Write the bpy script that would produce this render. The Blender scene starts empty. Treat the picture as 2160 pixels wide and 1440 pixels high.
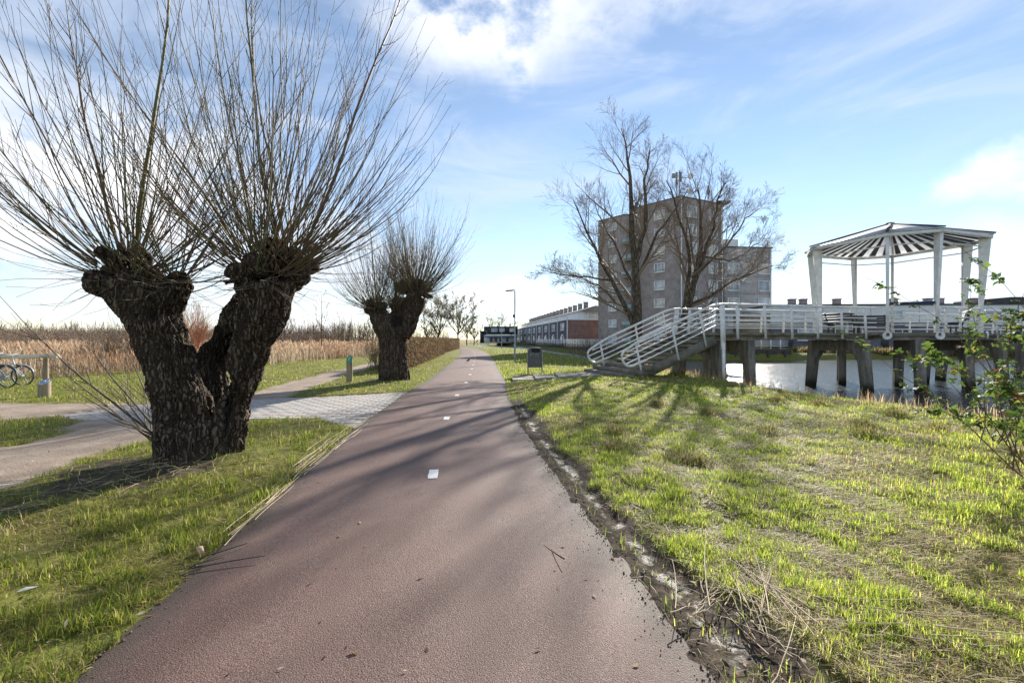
import bpy, math, random
import numpy as np
from mathutils import Vector, Matrix
R = math.radians
random.seed(7)
rng = np.random.default_rng(7)
scn = bpy.context.scene
COL = scn.collection

# ------------------------------------------------------------------ camera, sky, sun, exposure
F, CX, HY, EYE = 960.0, 1080.0, 715.0, 1.6      # focal length in photo pixels, centre column, horizon row, eye height
cam = bpy.data.cameras.new('camera')
cam.sensor_fit = 'HORIZONTAL'; cam.sensor_width = 36; cam.lens = 16
cam.shift_y = -5 / 2160
cam.clip_start = 0.05; cam.clip_end = 3000
cam_ob = bpy.data.objects.new('camera', cam); COL.objects.link(cam_ob)
cam_ob.location = (0, 0, EYE); cam_ob.rotation_euler = (R(90), 0, 0)
scn.camera = cam_ob

SUN_AZ, SUN_EL = R(24.5), R(25)
SUN = Vector((math.sin(SUN_AZ) * math.cos(SUN_EL), math.cos(SUN_AZ) * math.cos(SUN_EL), math.sin(SUN_EL)))


class NT:
    """small helper that writes node maths"""
    def __init__(s, tree):
        s.t = tree; s.n = tree.nodes; s.l = tree.links

    def new(s, kind, **kw):
        n = s.n.new(kind)
        for k, v in kw.items():
            setattr(n, k, v)
        return n

    def put(s, sock, v):
        if isinstance(v, bpy.types.NodeSocket):
            s.l.new(v, sock)
        elif v is not None:
            sock.default_value = v

    def m(s, op, a, b=None, c=None, clamp=False):
        n = s.new('ShaderNodeMath', operation=op, use_clamp=clamp)
        for i, v in enumerate((a, b, c)):
            if v is not None:
                s.put(n.inputs[i], v)
        return n.outputs[0]

    def vm(s, op, a, b=None):
        n = s.new('ShaderNodeVectorMath', operation=op)
        s.put(n.inputs[0], a)
        if b is not None:
            s.put(n.inputs[1], b)
        return n.outputs['Value'] if op in ('LENGTH', 'DOT_PRODUCT', 'DISTANCE') else n.outputs[0]

    def noise(s, vec, scale, detail=4, rough=0.55, dist=0.0, out='Fac'):
        n = s.new('ShaderNodeTexNoise')
        s.put(n.inputs['Vector'], vec); n.inputs['Scale'].default_value = scale
        n.inputs['Detail'].default_value = detail; n.inputs['Roughness'].default_value = rough
        n.inputs['Distortion'].default_value = dist
        return n.outputs[out]

    def ramp(s, x, lo, hi, a=0.0, b=1.0):
        n = s.new('ShaderNodeMapRange', interpolation_type='SMOOTHSTEP')
        s.put(n.inputs[0], x)
        for i, v in enumerate((lo, hi, a, b)):
            s.put(n.inputs[i + 1], v)
        return n.outputs[0]

    def mix(s, f, a, b):
        n = s.new('ShaderNodeMix', data_type='RGBA')
        s.put(n.inputs[0], f)
        for i, v in ((6, a), (7, b)):
            s.put(n.inputs[i], v if isinstance(v, bpy.types.NodeSocket) else (*v[:3], 1))
        return n.outputs[2]

    def mul(s, c, f):
        n = s.new('ShaderNodeVectorMath', operation='SCALE')
        s.put(n.inputs[0], c); s.put(n.inputs['Scale'], f)
        return n.outputs[0]

    def mapping(s, vec, scale=(1, 1, 1), rot=(0, 0, 0)):
        n = s.new('ShaderNodeMapping')
        s.put(n.inputs[0], vec); n.inputs['Scale'].default_value = scale; n.inputs['Rotation'].default_value = rot
        return n.outputs[0]

    def bump(s, h, strength, dist):
        n = s.new('ShaderNodeBump')
        s.put(n.inputs['Height'], h); n.inputs['Strength'].default_value = strength; n.inputs['Distance'].default_value = dist
        return n.outputs[0]


world = bpy.data.worlds.new('World'); scn.world = world; world.use_nodes = True
w = NT(world.node_tree); w.n.clear()
SKY_STRENGTH = 0.080
wout = w.new('ShaderNodeOutputWorld'); wbg = w.new('ShaderNodeBackground'); wbg.inputs[1].default_value = SKY_STRENGTH
w.l.new(wbg.outputs[0], wout.inputs[0])
sky = w.new('ShaderNodeTexSky', sky_type='NISHITA', sun_disc=False, sun_elevation=SUN_EL, sun_rotation=SUN_AZ,
            altitude=0, air_density=1.0, dust_density=0.0, ozone_density=2.0)
dirn = w.vm('NORMALIZE', w.new('ShaderNodeTexCoord').outputs['Generated'])


def px_dir(px, py):
    return Vector(((px - CX) / F, 1, (HY - py) / F)).normalized()


sep = w.new('ShaderNodeSeparateXYZ'); w.put(sep.inputs[0], dirn)
up = w.m('MAXIMUM', sep.outputs[2], 0.0)
warp = w.vm('ADD', dirn, w.mul(w.vm('SUBTRACT', w.noise(dirn, 5.0, 5, 0.6, out='Color'), (0.5, 0.5, 0.5)), 0.16))
puff = None
for (px, py, rx, rz, wt) in ((1030, -5, 0.27, 0.14, 1.0), (1180, 30, 0.20, 0.08, .6), (1300, -10, .15, .06, .5), (150, 420, 0.33, 0.20, 1.0), (380, 520, 0.25, 0.12, .8),
                             (720, 560, 0.20, 0.13, .75), (1040, 640, 0.16, 0.055, 1.0), (960, 660, 0.16, 0.05, .8),
                             (2100, 600, 0.26, 0.09, .6), (2150, 380, 0.08, 0.05, .7), (1750, 640, .3, .07, .7), (60, 180, .15, .05, .5), (250, 300, .22, .10, .9), (600, 640, .25, .07, .8)):
    d = px_dir(px, py)
    q = w.vm('MULTIPLY', w.vm('SUBTRACT', warp, tuple(d)), (1 / rx, 1 / rx, 1 / rz))
    k = w.ramp(w.vm('LENGTH', q), 1.15, 0.35, 0.0, wt)
    puff = k if puff is None else w.m('MAXIMUM', puff, k)
back = w.m('MULTIPLY', w.ramp(sep.outputs[1], 0.15, -0.3), w.ramp(w.noise(w.mapping(dirn, (1, 1, 2.2)), 2.6, 6, 0.55), 0.48, 0.7))
fine = w.noise(w.mapping(dirn, (1, 1, 1.6)), 9.0, 8, 0.6)
cum = w.m('MULTIPLY', w.m('MAXIMUM', puff, back), w.ramp(fine, 0.30, 0.56), clamp=True)
cir = w.ramp(w.noise(w.mapping(dirn, (1.2, 1.0, 4.2), (0, R(24), 0)), 2.3, 7, 0.6, 0.6), 0.40, 0.74, 0.0, 0.60)
low = w.ramp(up, 0.20, 0.0, 0.0, 0.16)
veil = w.m('ADD', cir, low, clamp=True)
body = w.noise(dirn, 7.0, 5, 0.5)
cloud_col = w.mix(w.ramp(body, 0.3, 0.7), (5.3, 5.7, 6.4), (8.0, 8.0, 8.0))
hs = w.new('ShaderNodeHueSaturation'); w.put(hs.inputs['Color'], sky.outputs[0]); hs.inputs['Saturation'].default_value = .9
c1 = w.mix(veil, hs.outputs[0], (4.9, 5.5, 6.6))
c2 = w.mix(cum, c1, cloud_col)
w.l.new(c2, wbg.inputs[0])

sun = bpy.data.lights.new('sun', 'SUN'); sun.energy = 5.0; sun.angle = R(0.6); sun.color = (1.0, 0.93, 0.82)
sun_ob = bpy.data.objects.new('sun', sun); COL.objects.link(sun_ob)
sun_ob.rotation_euler = SUN.to_track_quat('Z', 'Y').to_euler(); sun_ob.location = (20, 40, 30)

vs = scn.view_settings
vs.view_transform = 'Standard'; vs.look = 'None'; vs.gamma = 1.0; vs.use_curve_mapping = False
vs.exposure = 1.12
scn.render.engine = 'CYCLES'
scn.cycles.max_bounces = 6; scn.cycles.transparent_max_bounces = 8
scn.cycles.caustics_reflective = False; scn.cycles.caustics_refractive = False
scn.cycles.sample_clamp_indirect = 6.0
scn.cycles.use_denoising = True


# ------------------------------------------------------------------ numeric helpers
def hash2(ix, iy, seed):
    h = (ix.astype(np.int64) * 374761393 + iy.astype(np.int64) * 668265263 + seed * 1274126177) & 0x7fffffff
    h = ((h ^ (h >> 13)) * 1274126177) & 0x7fffffff
    return ((h ^ (h >> 16)) & 0xffff) / 65535.0


def vnoise(x, y, seed=0):
    ix = np.floor(x); iy = np.floor(y); fx = x - ix; fy = y - iy
    fx = fx * fx * (3 - 2 * fx); fy = fy * fy * (3 - 2 * fy)
    a = hash2(ix, iy, seed); b = hash2(ix + 1, iy, seed); c = hash2(ix, iy + 1, seed); d = hash2(ix + 1, iy + 1, seed)
    return (a * (1 - fx) + b * fx) * (1 - fy) + (c * (1 - fx) + d * fx) * fy


def fbm(x, y, oct=4, seed=0):
    s = 0; a = 0.5; t = 0
    for i in range(oct):
        s = s + a * vnoise(x, y, seed + i * 17); t += a; a *= 0.5; x = x * 2.03 + 5.1; y = y * 2.03 + 1.7
    return s / t


def sst(x, a, b):
    t = np.clip((x - a) / (b - a), 0, 1)
    return t * t * (3 - 2 * t)


def seg_dist(x, y, pts):
    d = np.full(np.shape(x), 1e9)
    for (x0, y0), (x1, y1) in zip(pts[:-1], pts[1:]):
        dx, dy = x1 - x0, y1 - y0
        t = np.clip(((x - x0) * dx + (y - y0) * dy) / (dx * dx + dy * dy), 0, 1)
        d = np.minimum(d, np.hypot(x - x0 - t * dx, y - y0 - t * dy))
    return d


def in_poly(x, y, pts):
    r = np.zeros(np.shape(x), bool); n = len(pts)
    for i in range(n):
        x0, y0 = pts[i]; x1, y1 = pts[(i + 1) % n]
        if y0 == y1:
            continue
        c = ((y0 > y) != (y1 > y)) & (x < (x1 - x0) * (y - y0) / (y1 - y0) + x0)
        r ^= c
    return r


def sd_poly(x, y, pts):
    d = seg_dist(x, y, list(pts) + [pts[0]])
    return np.where(in_poly(x, y, pts), -d, d)


def G(px, py, z=0.0):
    """the point where the sight line through a photo pixel meets height z"""
    Y = F * (EYE - z) / (py - HY)
    return np.array(((px - CX) / F * Y, Y, z))


def A(px, py, Y):
    """the point on the sight line through a photo pixel at depth Y"""
    return np.array(((px - CX) / F * Y, Y, EYE + (HY - py) / F * Y))


# ------------------------------------------------------------------ plan of the place (metres)
PATH_Y = [-12, -4, 2.1, 5.4, 8, 13, 18, 25, 38, 55, 75, 95, 112, 125]
PATH_X = [1.3, .25, -.55, -1.0, -1.3, -1.62, -1.78, -2.25, -3.1, -4.6, -7.2, -13.0, -24, -40]
HALF = 1.5


def path_x(y):
    return np.interp(y, PATH_Y, PATH_X)


def d_path(x, y):
    return seg_dist(x, y, list(zip(PATH_X, PATH_Y))) - HALF


PAVE = [(-3.02, 13.9), (-5.07, 12.7), (-8.98, 11.7), (-9.6, 9.5), (-8.5, 8.9), (-6.6, 8.8), (-5.1, 8.9), (-3.9, 9.15), (-2.78, 8.15)]
DIRT_A = [(-8.8, 10.3), (-11.5, 10.0), (-20, 10.6), (-34, 12)]
DIRT_B = [(-7.4, 9.2), (-6.7, 7.4), (-6.35, 5.7), (-5.9, 3), (-5.4, -3)]
DIRT_C = [(-6.6, 11.6), (-7.1, 14.5), (-7.9, 20), (-8.5, 27.5), (-10, 45), (-14, 70)]
NEAR_SHORE = [(-24, 150), (-13, 130), (-5.5, 104), (0.8, 81), (4.4, 62), (6.4, 45), (7.7, 33), (8.5, 24), (8.6, 18), (8.6, 16), (9.3, 13.2), (10.0, 11), (10.8, 9), (12, 6), (15, 1), (19, -6)]
QUAY = [(28.5, 46.5), (24, 47.5), (17, 51), (11.5, 56), (9.0, 80), (5.6, 110), (0, 150)]
WATER = NEAR_SHORE + [(90, -6), (90, 49.5), (60, 50), (40, 49.5)] + QUAY + [(-24, 190)]
WZ = -0.6


def mud_amount(x, y):
    off = x - (path_x(y) + HALF)
    wd = 0.22 + 0.24 * fbm(y * .9, y * 0 + 3, 3, 5) + 0.26 * sst(3.6 - y, 0, 1.6)
    n = fbm(x * 3, y * 3, 4, 9) - .5
    return sst(off + n * .5, wd + .25, wd - .1) * sst(off, -.3, -.02) * sst(y, 13.5, 10.5)


def soil_amount(x, y):
    e = np.hypot((x + 4.45) / 1.25, (y - 5.2) / 1.15)
    e2 = np.hypot((x + 4.75) / 0.75, (y - 17.0) / 1.0)
    return np.maximum(sst(e + (fbm(x * 2.2, y * 2.2, 4, 31) - .5) * 1.0, 1.05, .6), sst(e2 + (fbm(x * 2, y * 2, 3, 33) - .5) * .7, 1.1, .7))


def dirt_amount(x, y):
    n = (fbm(x * 1.6, y * 1.6, 4, 41) - .5) * .7
    a = sst(seg_dist(x, y, DIRT_A) + n, 1.25, .95)
    b = sst(seg_dist(x, y, DIRT_B) + n, .95, .70)
    c = sst(seg_dist(x, y, DIRT_C) + n * .6, .75, .55)
    return np.maximum(np.maximum(a, b), c)


def ground_z(x, y):
    x = np.asarray(x, float); y = np.asarray(y, float)
    z = (fbm(x * .8, y * .8, 4, 3) - .5) * .14 + (fbm(x * 3.1, y * 3.1, 3, 8) - .5) * .05
    dp = d_path(x, y); dpv = sd_poly(x, y, PAVE)
    calm = np.maximum(np.maximum(sst(dp, 1.2, 0.05), sst(dpv, .8, .05)), .75 * dirt_amount(x, y))
    calm = np.maximum(calm, sst(y, 60, 90))
    z = z * (1 - calm)
    z = z + 0.2 * np.exp(-(((x - 4.6) / 3.2) ** 2 + ((y - 17.0) / 4.5) ** 2)) * sst(dp, .2, 2.0)
    z = z + 0.10 * np.exp(-(((x + 4.1) / .9) ** 2 + ((y - 5.9) / .9) ** 2)) + .08 * np.exp(-(((x + 4.45) / 1.0) ** 2 + ((y - 17.0) / 1.0) ** 2))
    z = z + .03 * sst(dp, .2, 1.2)
    z = np.where(dp < -.2, -.05, np.where(dp < 0, np.minimum(z, .001), z)); z = np.where(dpv < 0, -.05, z)
    # mud beside the path: rut with tyre tread
    off = x - (path_x(y) + HALF)
    mu = mud_amount(x, y)
    rut = np.exp(-((off - .24) / .12) ** 2)
    tread = np.sin((y + .35 * np.abs(off - .24)) * 2 * math.pi / .085) * .007 * np.exp(-((off - .24) / .10) ** 2)
    lump = (fbm(x * 15, y * 15, 4, 61) - .45) * .085
    z = z + mu * (np.where(dp > -.02, -.035 * rut + tread + lump * (1 - .8 * rut), 0))
    # banks
    far = (y > 40) & (seg_dist(x, y, QUAY + [(40, 49.5), (60, 50), (90, 49.5)]) < seg_dist(x, y, NEAR_SHORE))
    far = far | ((x > 26) & (y > 40))
    dw = sd_poly(x, y, WATER)
    bank_w = np.where(far, .15, 1.1)
    lev = np.where(far, .45, z)
    isq = far & (x < 29)
    lev = np.where(far & ~isq, .0 + .4 * sst(dw, .5, 6), lev)
    bw = np.where(isq, .12, 1.2)
    k = sst(dw, -.7, bw)
    z = np.where(dw < 6.5, lev * k + (-1.3) * (1 - k), lev)
    return z


# ------------------------------------------------------------------ mesh helpers
class MB:
    def __init__(s):
        s.V = []; s.Fs = []; s.C = []; s.n = 0; s.MI = []

    def add(s, v, f, c=None, mi=0):
        v = np.asarray(v, float).reshape(-1, 3); f = np.asarray(f, np.int64)
        s.V.append(v); s.Fs.append(f + s.n); s.n += len(v)
        s.MI.append(np.full(len(f), mi, np.int32))
        if c is None:
            c = (1, 1, 1)
        c = np.asarray(c, float)
        s.C.append(np.broadcast_to(c, (len(v), 3)) if c.ndim == 1 else c)
        return s

    def box(s, c, size, ax=None, **k):
        """box by centre, full size and axes (rows)"""
        ax = np.eye(3) if ax is None else np.asarray(ax, float)
        h = np.asarray(size, float) / 2
        co = np.array([(i, j, l) for i in (-1, 1) for j in (-1, 1) for l in (-1, 1)], float) * h
        v = np.asarray(c, float) + co @ ax
        return s.add(v, [(0, 1, 3, 2), (4, 6, 7, 5), (0, 4, 5, 1), (2, 3, 7, 6), (0, 2, 6, 4), (1, 5, 7, 3)], **k)

    def bar(s, p, q, wd, th, upv=(0, 0, 1), **k):
        p = np.asarray(p, float); q = np.asarray(q, float); d = q - p; L = np.linalg.norm(d); d = d / L
        u = np.asarray(upv, float); a = np.cross(d, u)
        if np.linalg.norm(a) < 1e-4:
            a = np.cross(d, (1, 0, 0))
        a /= np.linalg.norm(a); b = np.cross(a, d)
        return s.box((p + q) / 2, (L, wd, th), (d, a, b), **k)

    def prism(s, pts, z0, z1, **k):
        n = len(pts); p = np.asarray(pts, float)
        if ((p[:, 0] * np.roll(p[:, 1], -1) - p[:, 1] * np.roll(p[:, 0], -1)).sum()) < 0:
            p = p[::-1]
        v = np.vstack([np.c_[p, np.full(n, z0)], np.c_[p, np.full(n, z1)]])
        s.add(v, [(i, (i + 1) % n, n + (i + 1) % n, n + i) for i in range(n)], **k)
        base = s.n - 2 * n
        # caps as fans
        c0 = p.mean(0)
        s.add([(c0[0], c0[1], z0)] + [(a, b, z0) for a, b in p], [(0, 1 + (i + 1) % n, 1 + i) for i in range(n)], **k)
        s.add([(c0[0], c0[1], z1)] + [(a, b, z1) for a, b in p], [(0, 1 + i, 1 + (i + 1) % n) for i in range(n)], **k)
        return s

    def tubes(s, P, Rr, sides=5, cap=True, **k):
        """P (N,K,3), Rr (N,K): N tubes of K rings"""
        P = np.asarray(P, float); Rr = np.asarray(Rr, float)
        if P.ndim == 2:
            P = P[None]; Rr = np.broadcast_to(Rr, P.shape[:2])
        N, K, _ = P.shape
        T = np.gradient(P, axis=1); T /= np.linalg.norm(T, axis=2, keepdims=True) + 1e-12
        ref = np.where(np.abs(T[:, :1, 2:3]) > .9, np.array([1., 0, 0]), np.array([0, 0, 1.]))
        ref = np.broadcast_to(ref, T.shape)
        U = np.cross(T, ref); U /= np.linalg.norm(U, axis=2, keepdims=True) + 1e-12
        W = np.cross(T, U)
        a = np.arange(sides) * 2 * math.pi / sides
        ring = P[:, :, None, :] + Rr[:, :, None, None] * (np.cos(a)[None, None, :, None] * U[:, :, None, :] + np.sin(a)[None, None, :, None] * W[:, :, None, :])
        v = ring.reshape(-1, 3)
        n0 = (np.arange(N) * K * sides)[:, None, None]
        r = (np.arange(K - 1) * sides)[None, :, None]; j = np.arange(sides)[None, None, :]; j2 = (j + 1) % sides
        f = np.stack(np.broadcast_arrays(n0 + r + j, n0 + r + sides + j, n0 + r + sides + j2, n0 + r + j2), -1).reshape(-1, 4)
        c = k.pop('c', None)
        if c is not None:
            c = np.asarray(c, float)
            if c.ndim == 2:
                c = np.repeat(c, K * sides, 0)
        s.add(v, f, c=c, **k)
        if cap and N < 60 and sides >= 5:
            b = s.n - len(v)
            for i in range(N):
                for e, rev in ((0, False), (K - 1, True)):
                    idx = [i * K * sides + e * sides + q for q in range(sides)]
                    ctr = P[i, e]
                    vv = np.vstack([[ctr], v[idx]])
                    ff = [(0, 1 + q, 1 + (q + 1) % sides) if not rev else (0, 1 + (q + 1) % sides, 1 + q) for q in range(sides)]
                    s.add(vv, ff, c=None if c is None else (c if c.ndim == 1 else c[0]), **k)
        return s

    def mesh(s, name, mats, off=(0, 0, 0), smooth=False, color=False):
        me = bpy.data.meshes.new(name)
        V = np.vstack(s.V) - np.asarray(off, float)
        tot = np.concatenate([np.full(len(f), f.shape[1], np.int32) for f in s.Fs])
        loops = np.concatenate([f.ravel() for f in s.Fs]).astype(np.int32)
        me.vertices.add(len(V)); me.vertices.foreach_set('co', V.ravel().astype(np.float32))
        me.loops.add(len(loops)); me.loops.foreach_set('vertex_index', loops)
        me.polygons.add(len(tot))
        st = np.concatenate([[0], np.cumsum(tot)[:-1]]).astype(np.int32)
        me.polygons.foreach_set('loop_start', st)
        try:
            me.polygons.foreach_set('loop_total', tot)
        except Exception:
            pass
        if smooth:
            me.polygons.foreach_set('use_smooth', np.ones(len(tot), bool))
        me.polygons.foreach_set('material_index', np.concatenate(s.MI))
        if color:
            at = me.attributes.new('col', 'FLOAT_COLOR', 'POINT')
            C = np.vstack(s.C); at.data.foreach_set('color', np.c_[C, np.ones(len(C))].ravel().astype(np.float32))
        for m in (mats if isinstance(mats, (list, tuple)) else [mats]):
            me.materials.append(m)
        me.update(calc_edges=True); me.validate()
        return me


def link(name, me, parent=None, loc=(0, 0, 0)):
    o = bpy.data.objects.new(name, me); COL.objects.link(o); o.location = loc
    if parent is not None:
        o.parent = parent
    return o


WORLD = {}


def wloc(o):
    return WORLD.get(o.name, (0, 0, 0))


def tag(o, label=None, cat=None, group=None, kind=None):
    for k, v in (('label', label), ('category', cat), ('group', group), ('kind', kind)):
        if v:
            o[k] = v
    return o


def thing(name, label, cat, loc, group=None):
    o = bpy.data.objects.new(name, None); COL.objects.link(o); o.location = loc; o.empty_display_size = .2
    WORLD[o.name] = tuple(loc)
    return tag(o, label, cat, group)


def part(name, mb, mats, parent, smooth=False, color=False, label=None, kind=None):
    off = wloc(parent)
    o = link(name, mb.mesh(name, mats, off, smooth, color), parent)
    WORLD[o.name] = off
    return tag(o, label, None, None, kind)


def solo(name, mb, mats, label, cat, loc, group=None, kind=None, smooth=False, color=False):
    o = link(name, mb.mesh(name, mats, loc, smooth, color), None, loc)
    WORLD[o.name] = tuple(loc)
    return tag(o, label, cat, group, kind)


def struct(name, mb, mats, smooth=False, color=False, kind='structure', label=None):
    o = link(name, mb.mesh(name, mats, (0, 0, 0), smooth, color))
    return tag(o, label, None, None, kind)


def remesh(mb, voxel):
    me = mb.mesh('tmp', [])
    o = bpy.data.objects.new('tmp', me); COL.objects.link(o)
    m = o.modifiers.new('r', 'REMESH'); m.mode = 'VOXEL'; m.voxel_size = voxel
    dg = bpy.context.evaluated_depsgraph_get(); ev = o.evaluated_get(dg); em = ev.to_mesh()
    n = len(em.vertices); v = np.empty(n * 3, np.float32); em.vertices.foreach_get('co', v); v = v.reshape(-1, 3).astype(float)
    nr = np.empty(n * 3, np.float32); em.vertices.foreach_get('normal', nr); nr = nr.reshape(-1, 3).astype(float)
    lt = np.empty(len(em.polygons), np.int32); em.polygons.foreach_get('loop_total', lt)
    ls = np.empty(len(em.loops), np.int32); em.loops.foreach_get('vertex_index', ls)
    f = ls.reshape(-1, 4) if (lt == 4).all() else None
    ev.to_mesh_clear(); bpy.data.objects.remove(o); bpy.data.meshes.remove(me)
    return v, f, nr


# ------------------------------------------------------------------ materials
MATS = {}


def pbr(name, col, rough=.7, var=.25, scale=6, bump=.3, bscale=None, bdist=.01, metal=0, spec=.4, col2=None, stretch=(1, 1, 1), detail=5, coat=0):
    if name in MATS:
        return MATS[name]
    m = bpy.data.materials.new(name); m.use_nodes = True; t = NT(m.node_tree); t.n.clear()
    out = t.new('ShaderNodeOutputMaterial'); b = t.new('ShaderNodeBsdfPrincipled'); t.l.new(b.outputs[0], out.inputs[0])
    pos = t.mapping(t.new('ShaderNodeTexCoord').outputs['Object'], stretch)
    n = t.noise(pos, scale, detail, .6)
    c = np.array(col); lo = tuple(c * (1 - var)); hi = tuple(np.minimum(c * (1 + var), .95)) if col2 is None else col2
    cc = t.mix(t.ramp(n, .3, .7), lo, hi)
    cc = t.mix(t.ramp(t.noise(pos, scale * 6, 3, .6), .45, .8, 0, .35), cc, tuple(c * .6))
    t.l.new(cc, b.inputs['Base Color']); b.inputs['Roughness'].default_value = rough
    b.inputs['Metallic'].default_value = metal; b.inputs['Specular IOR Level'].default_value = spec
    if bump:
        t.l.new(t.bump(t.noise(pos, bscale or scale * 4, 5, .6), bump, bdist), b.inputs['Normal'])
    MATS[name] = m
    return m


def leafmat(name, trans=.45, rough=.6, spec=.2, gain=1.0):
    """plant surface coloured by its own colour attribute, letting light through"""
    m = bpy.data.materials.new(name); m.use_nodes = True; t = NT(m.node_tree); t.n.clear()
    out = t.new('ShaderNodeOutputMaterial'); b = t.new('ShaderNodeBsdfPrincipled')
    a = t.new('ShaderNodeAttribute', attribute_name='col')
    t.l.new(t.mul(a.outputs['Color'], gain), b.inputs['Base Color']); b.inputs['Roughness'].default_value = rough
    b.inputs['Specular IOR Level'].default_value = spec
    tr = t.new('ShaderNodeBsdfTranslucent'); t.l.new(t.mul(a.outputs['Color'], gain * 1.25), tr.inputs[0])
    mx = t.new('ShaderNodeMixShader'); mx.inputs[0].default_value = trans
    t.l.new(b.outputs[0], mx.inputs[1]); t.l.new(tr.outputs[0], mx.inputs[2]); t.l.new(mx.outputs[0], out.inputs[0])
    return m


def asphalt():
    m = bpy.data.materials.new('red_asphalt'); m.use_nodes = True; t = NT(m.node_tree); t.n.clear()
    out = t.new('ShaderNodeOutputMaterial'); b = t.new('ShaderNodeBsdfPrincipled'); t.l.new(b.outputs[0], out.inputs[0])
    pos = t.new('ShaderNodeTexCoord').outputs['Object']
    big = t.noise(pos, .55, 5, .6); mid = t.noise(pos, 4, 5, .65); gr = t.noise(pos, 150, 3, .75)
    vo = t.new('ShaderNodeTexVoronoi'); t.put(vo.inputs['Vector'], pos); vo.inputs['Scale'].default_value = 140
    c = t.mix(t.ramp(big, .3, .7), (.190, .108, .088), (.262, .165, .138))
    c = t.mix(t.ramp(mid, .50, .75, 0, .5), c, (.25, .175, .155))
    c = t.mix(t.ramp(gr, .40, .62), t.mul(c, .30), c)
    c = t.mix(t.ramp(gr, .60, .75, 0, .6), c, (.36, .29, .27))
    at = t.new('ShaderNodeAttribute', attribute_name='col'); sp = t.new('ShaderNodeSeparateXYZ'); t.put(sp.inputs[0], at.outputs['Color'])
    e = t.m('ADD', sp.outputs[0], t.m('MULTIPLY', t.m('SUBTRACT', t.noise(pos, 7, 6, .7), .5), .9))
    c = t.mix(t.ramp(e, .42, .95, 0, .9), c, t.mix(gr, (.045, .033, .026), (.12, .092, .072)))
    t.l.new(c, b.inputs['Base Color'])
    t.l.new(t.ramp(big, .3, .7, .62, .74), b.inputs['Roughness']); b.inputs['Specular IOR Level'].default_value = .35
    h = t.m('ADD', t.m('MULTIPLY', vo.outputs['Distance'], -1.0), t.m('MULTIPLY', gr, .8))
    t.l.new(t.bump(h, .45, .007), b.inputs['Normal'])
    return m


def groundmat():
    m = bpy.data.materials.new('turf_and_soil'); m.use_nodes = True; t = NT(m.node_tree); t.n.clear()
    out = t.new('ShaderNodeOutputMaterial'); b = t.new('ShaderNodeBsdfPrincipled'); t.l.new(b.outputs[0], out.inputs[0])
    pos = t.new('ShaderNodeTexCoord').outputs['Object']
    at = t.new('ShaderNodeAttribute', attribute_name='col'); sp = t.new('ShaderNodeSeparateXYZ'); t.put(sp.inputs[0], at.outputs['Color'])
    dirt, mud, straw = sp.outputs
    n1 = t.noise(pos, 1.3, 6, .65); n2 = t.noise(pos, 9, 6, .7); n3 = t.noise(pos, 45, 4, .7); n0 = t.noise(pos, .16, 5, .6)
    grass = t.mix(t.ramp(n2, .3, .7), (.085, .090, .022), (.215, .215, .055))
    st = t.m('ADD', straw, t.m('ADD', t.m('MULTIPLY', t.m('SUBTRACT', n1, .5), 1.2), t.m('MULTIPLY', t.m('SUBTRACT', n0, .5), .9)))
    c = t.mix(t.ramp(st, .30, .80), grass, t.mix(n3, (.17, .135, .06), (.34, .27, .13)))
    c = t.mix(t.ramp(n2, .58, .78, 0, .55), c, (.045, .036, .022))
    sand = t.mix(t.ramp(n1, .3, .7), (.26, .205, .16), (.37, .305, .25))
    sand = t.mix(t.ramp(n3, .4, .75, 0, .5), sand, (.17, .125, .09))
    c = t.mix(dirt, c, sand)
    mdc = t.mix(t.ramp(n2, .35, .7), (.026, .019, .014), (.105, .080, .058))
    c = t.mix(t.ramp(mud, .25, .6), c, mdc)
    t.l.new(c, b.inputs['Base Color'])
    wet = t.m('MULTIPLY', t.ramp(mud, .80, 1.0), t.ramp(t.noise(pos, 6, 4, .6), .42, .58))
    t.l.new(t.m('SUBTRACT', .92, t.m('MULTIPLY', wet, .50)), b.inputs['Roughness'])
    t.l.new(t.m('ADD', .12, t.m('MULTIPLY', wet, .45)), b.inputs['Specular IOR Level'])
    h = t.m('ADD', n3, t.m('MULTIPLY', n2, 1.5))
    t.l.new(t.bump(h, .55, .03), b.inputs['Normal'])
    return m


def watermat():
    m = bpy.data.materials.new('pond_water'); m.use_nodes = True; t = NT(m.node_tree); t.n.clear()
    out = t.new('ShaderNodeOutputMaterial'); b = t.new('ShaderNodeBsdfPrincipled'); t.l.new(b.outputs[0], out.inputs[0])
    pos = t.new('ShaderNodeTexCoord').outputs['Object']
    b.inputs['Base Color'].default_value = (.035, .045, .05, 1); b.inputs['Roughness'].default_value = .14
    b.inputs['IOR'].default_value = 1.33; b.inputs['Specular IOR Level'].default_value = .6
    a = t.noise(t.mapping(pos, (.55, 1.3, 1), (0, 0, R(12))), 1.6, 4, .62); c = t.noise(t.mapping(pos, (.7, 1.2, 1)), 6, 3, .6)
    t.l.new(t.bump(t.m('ADD', a, t.m('MULTIPLY', c, .35)), .80, .11), b.inputs['Normal'])
    return m


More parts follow.
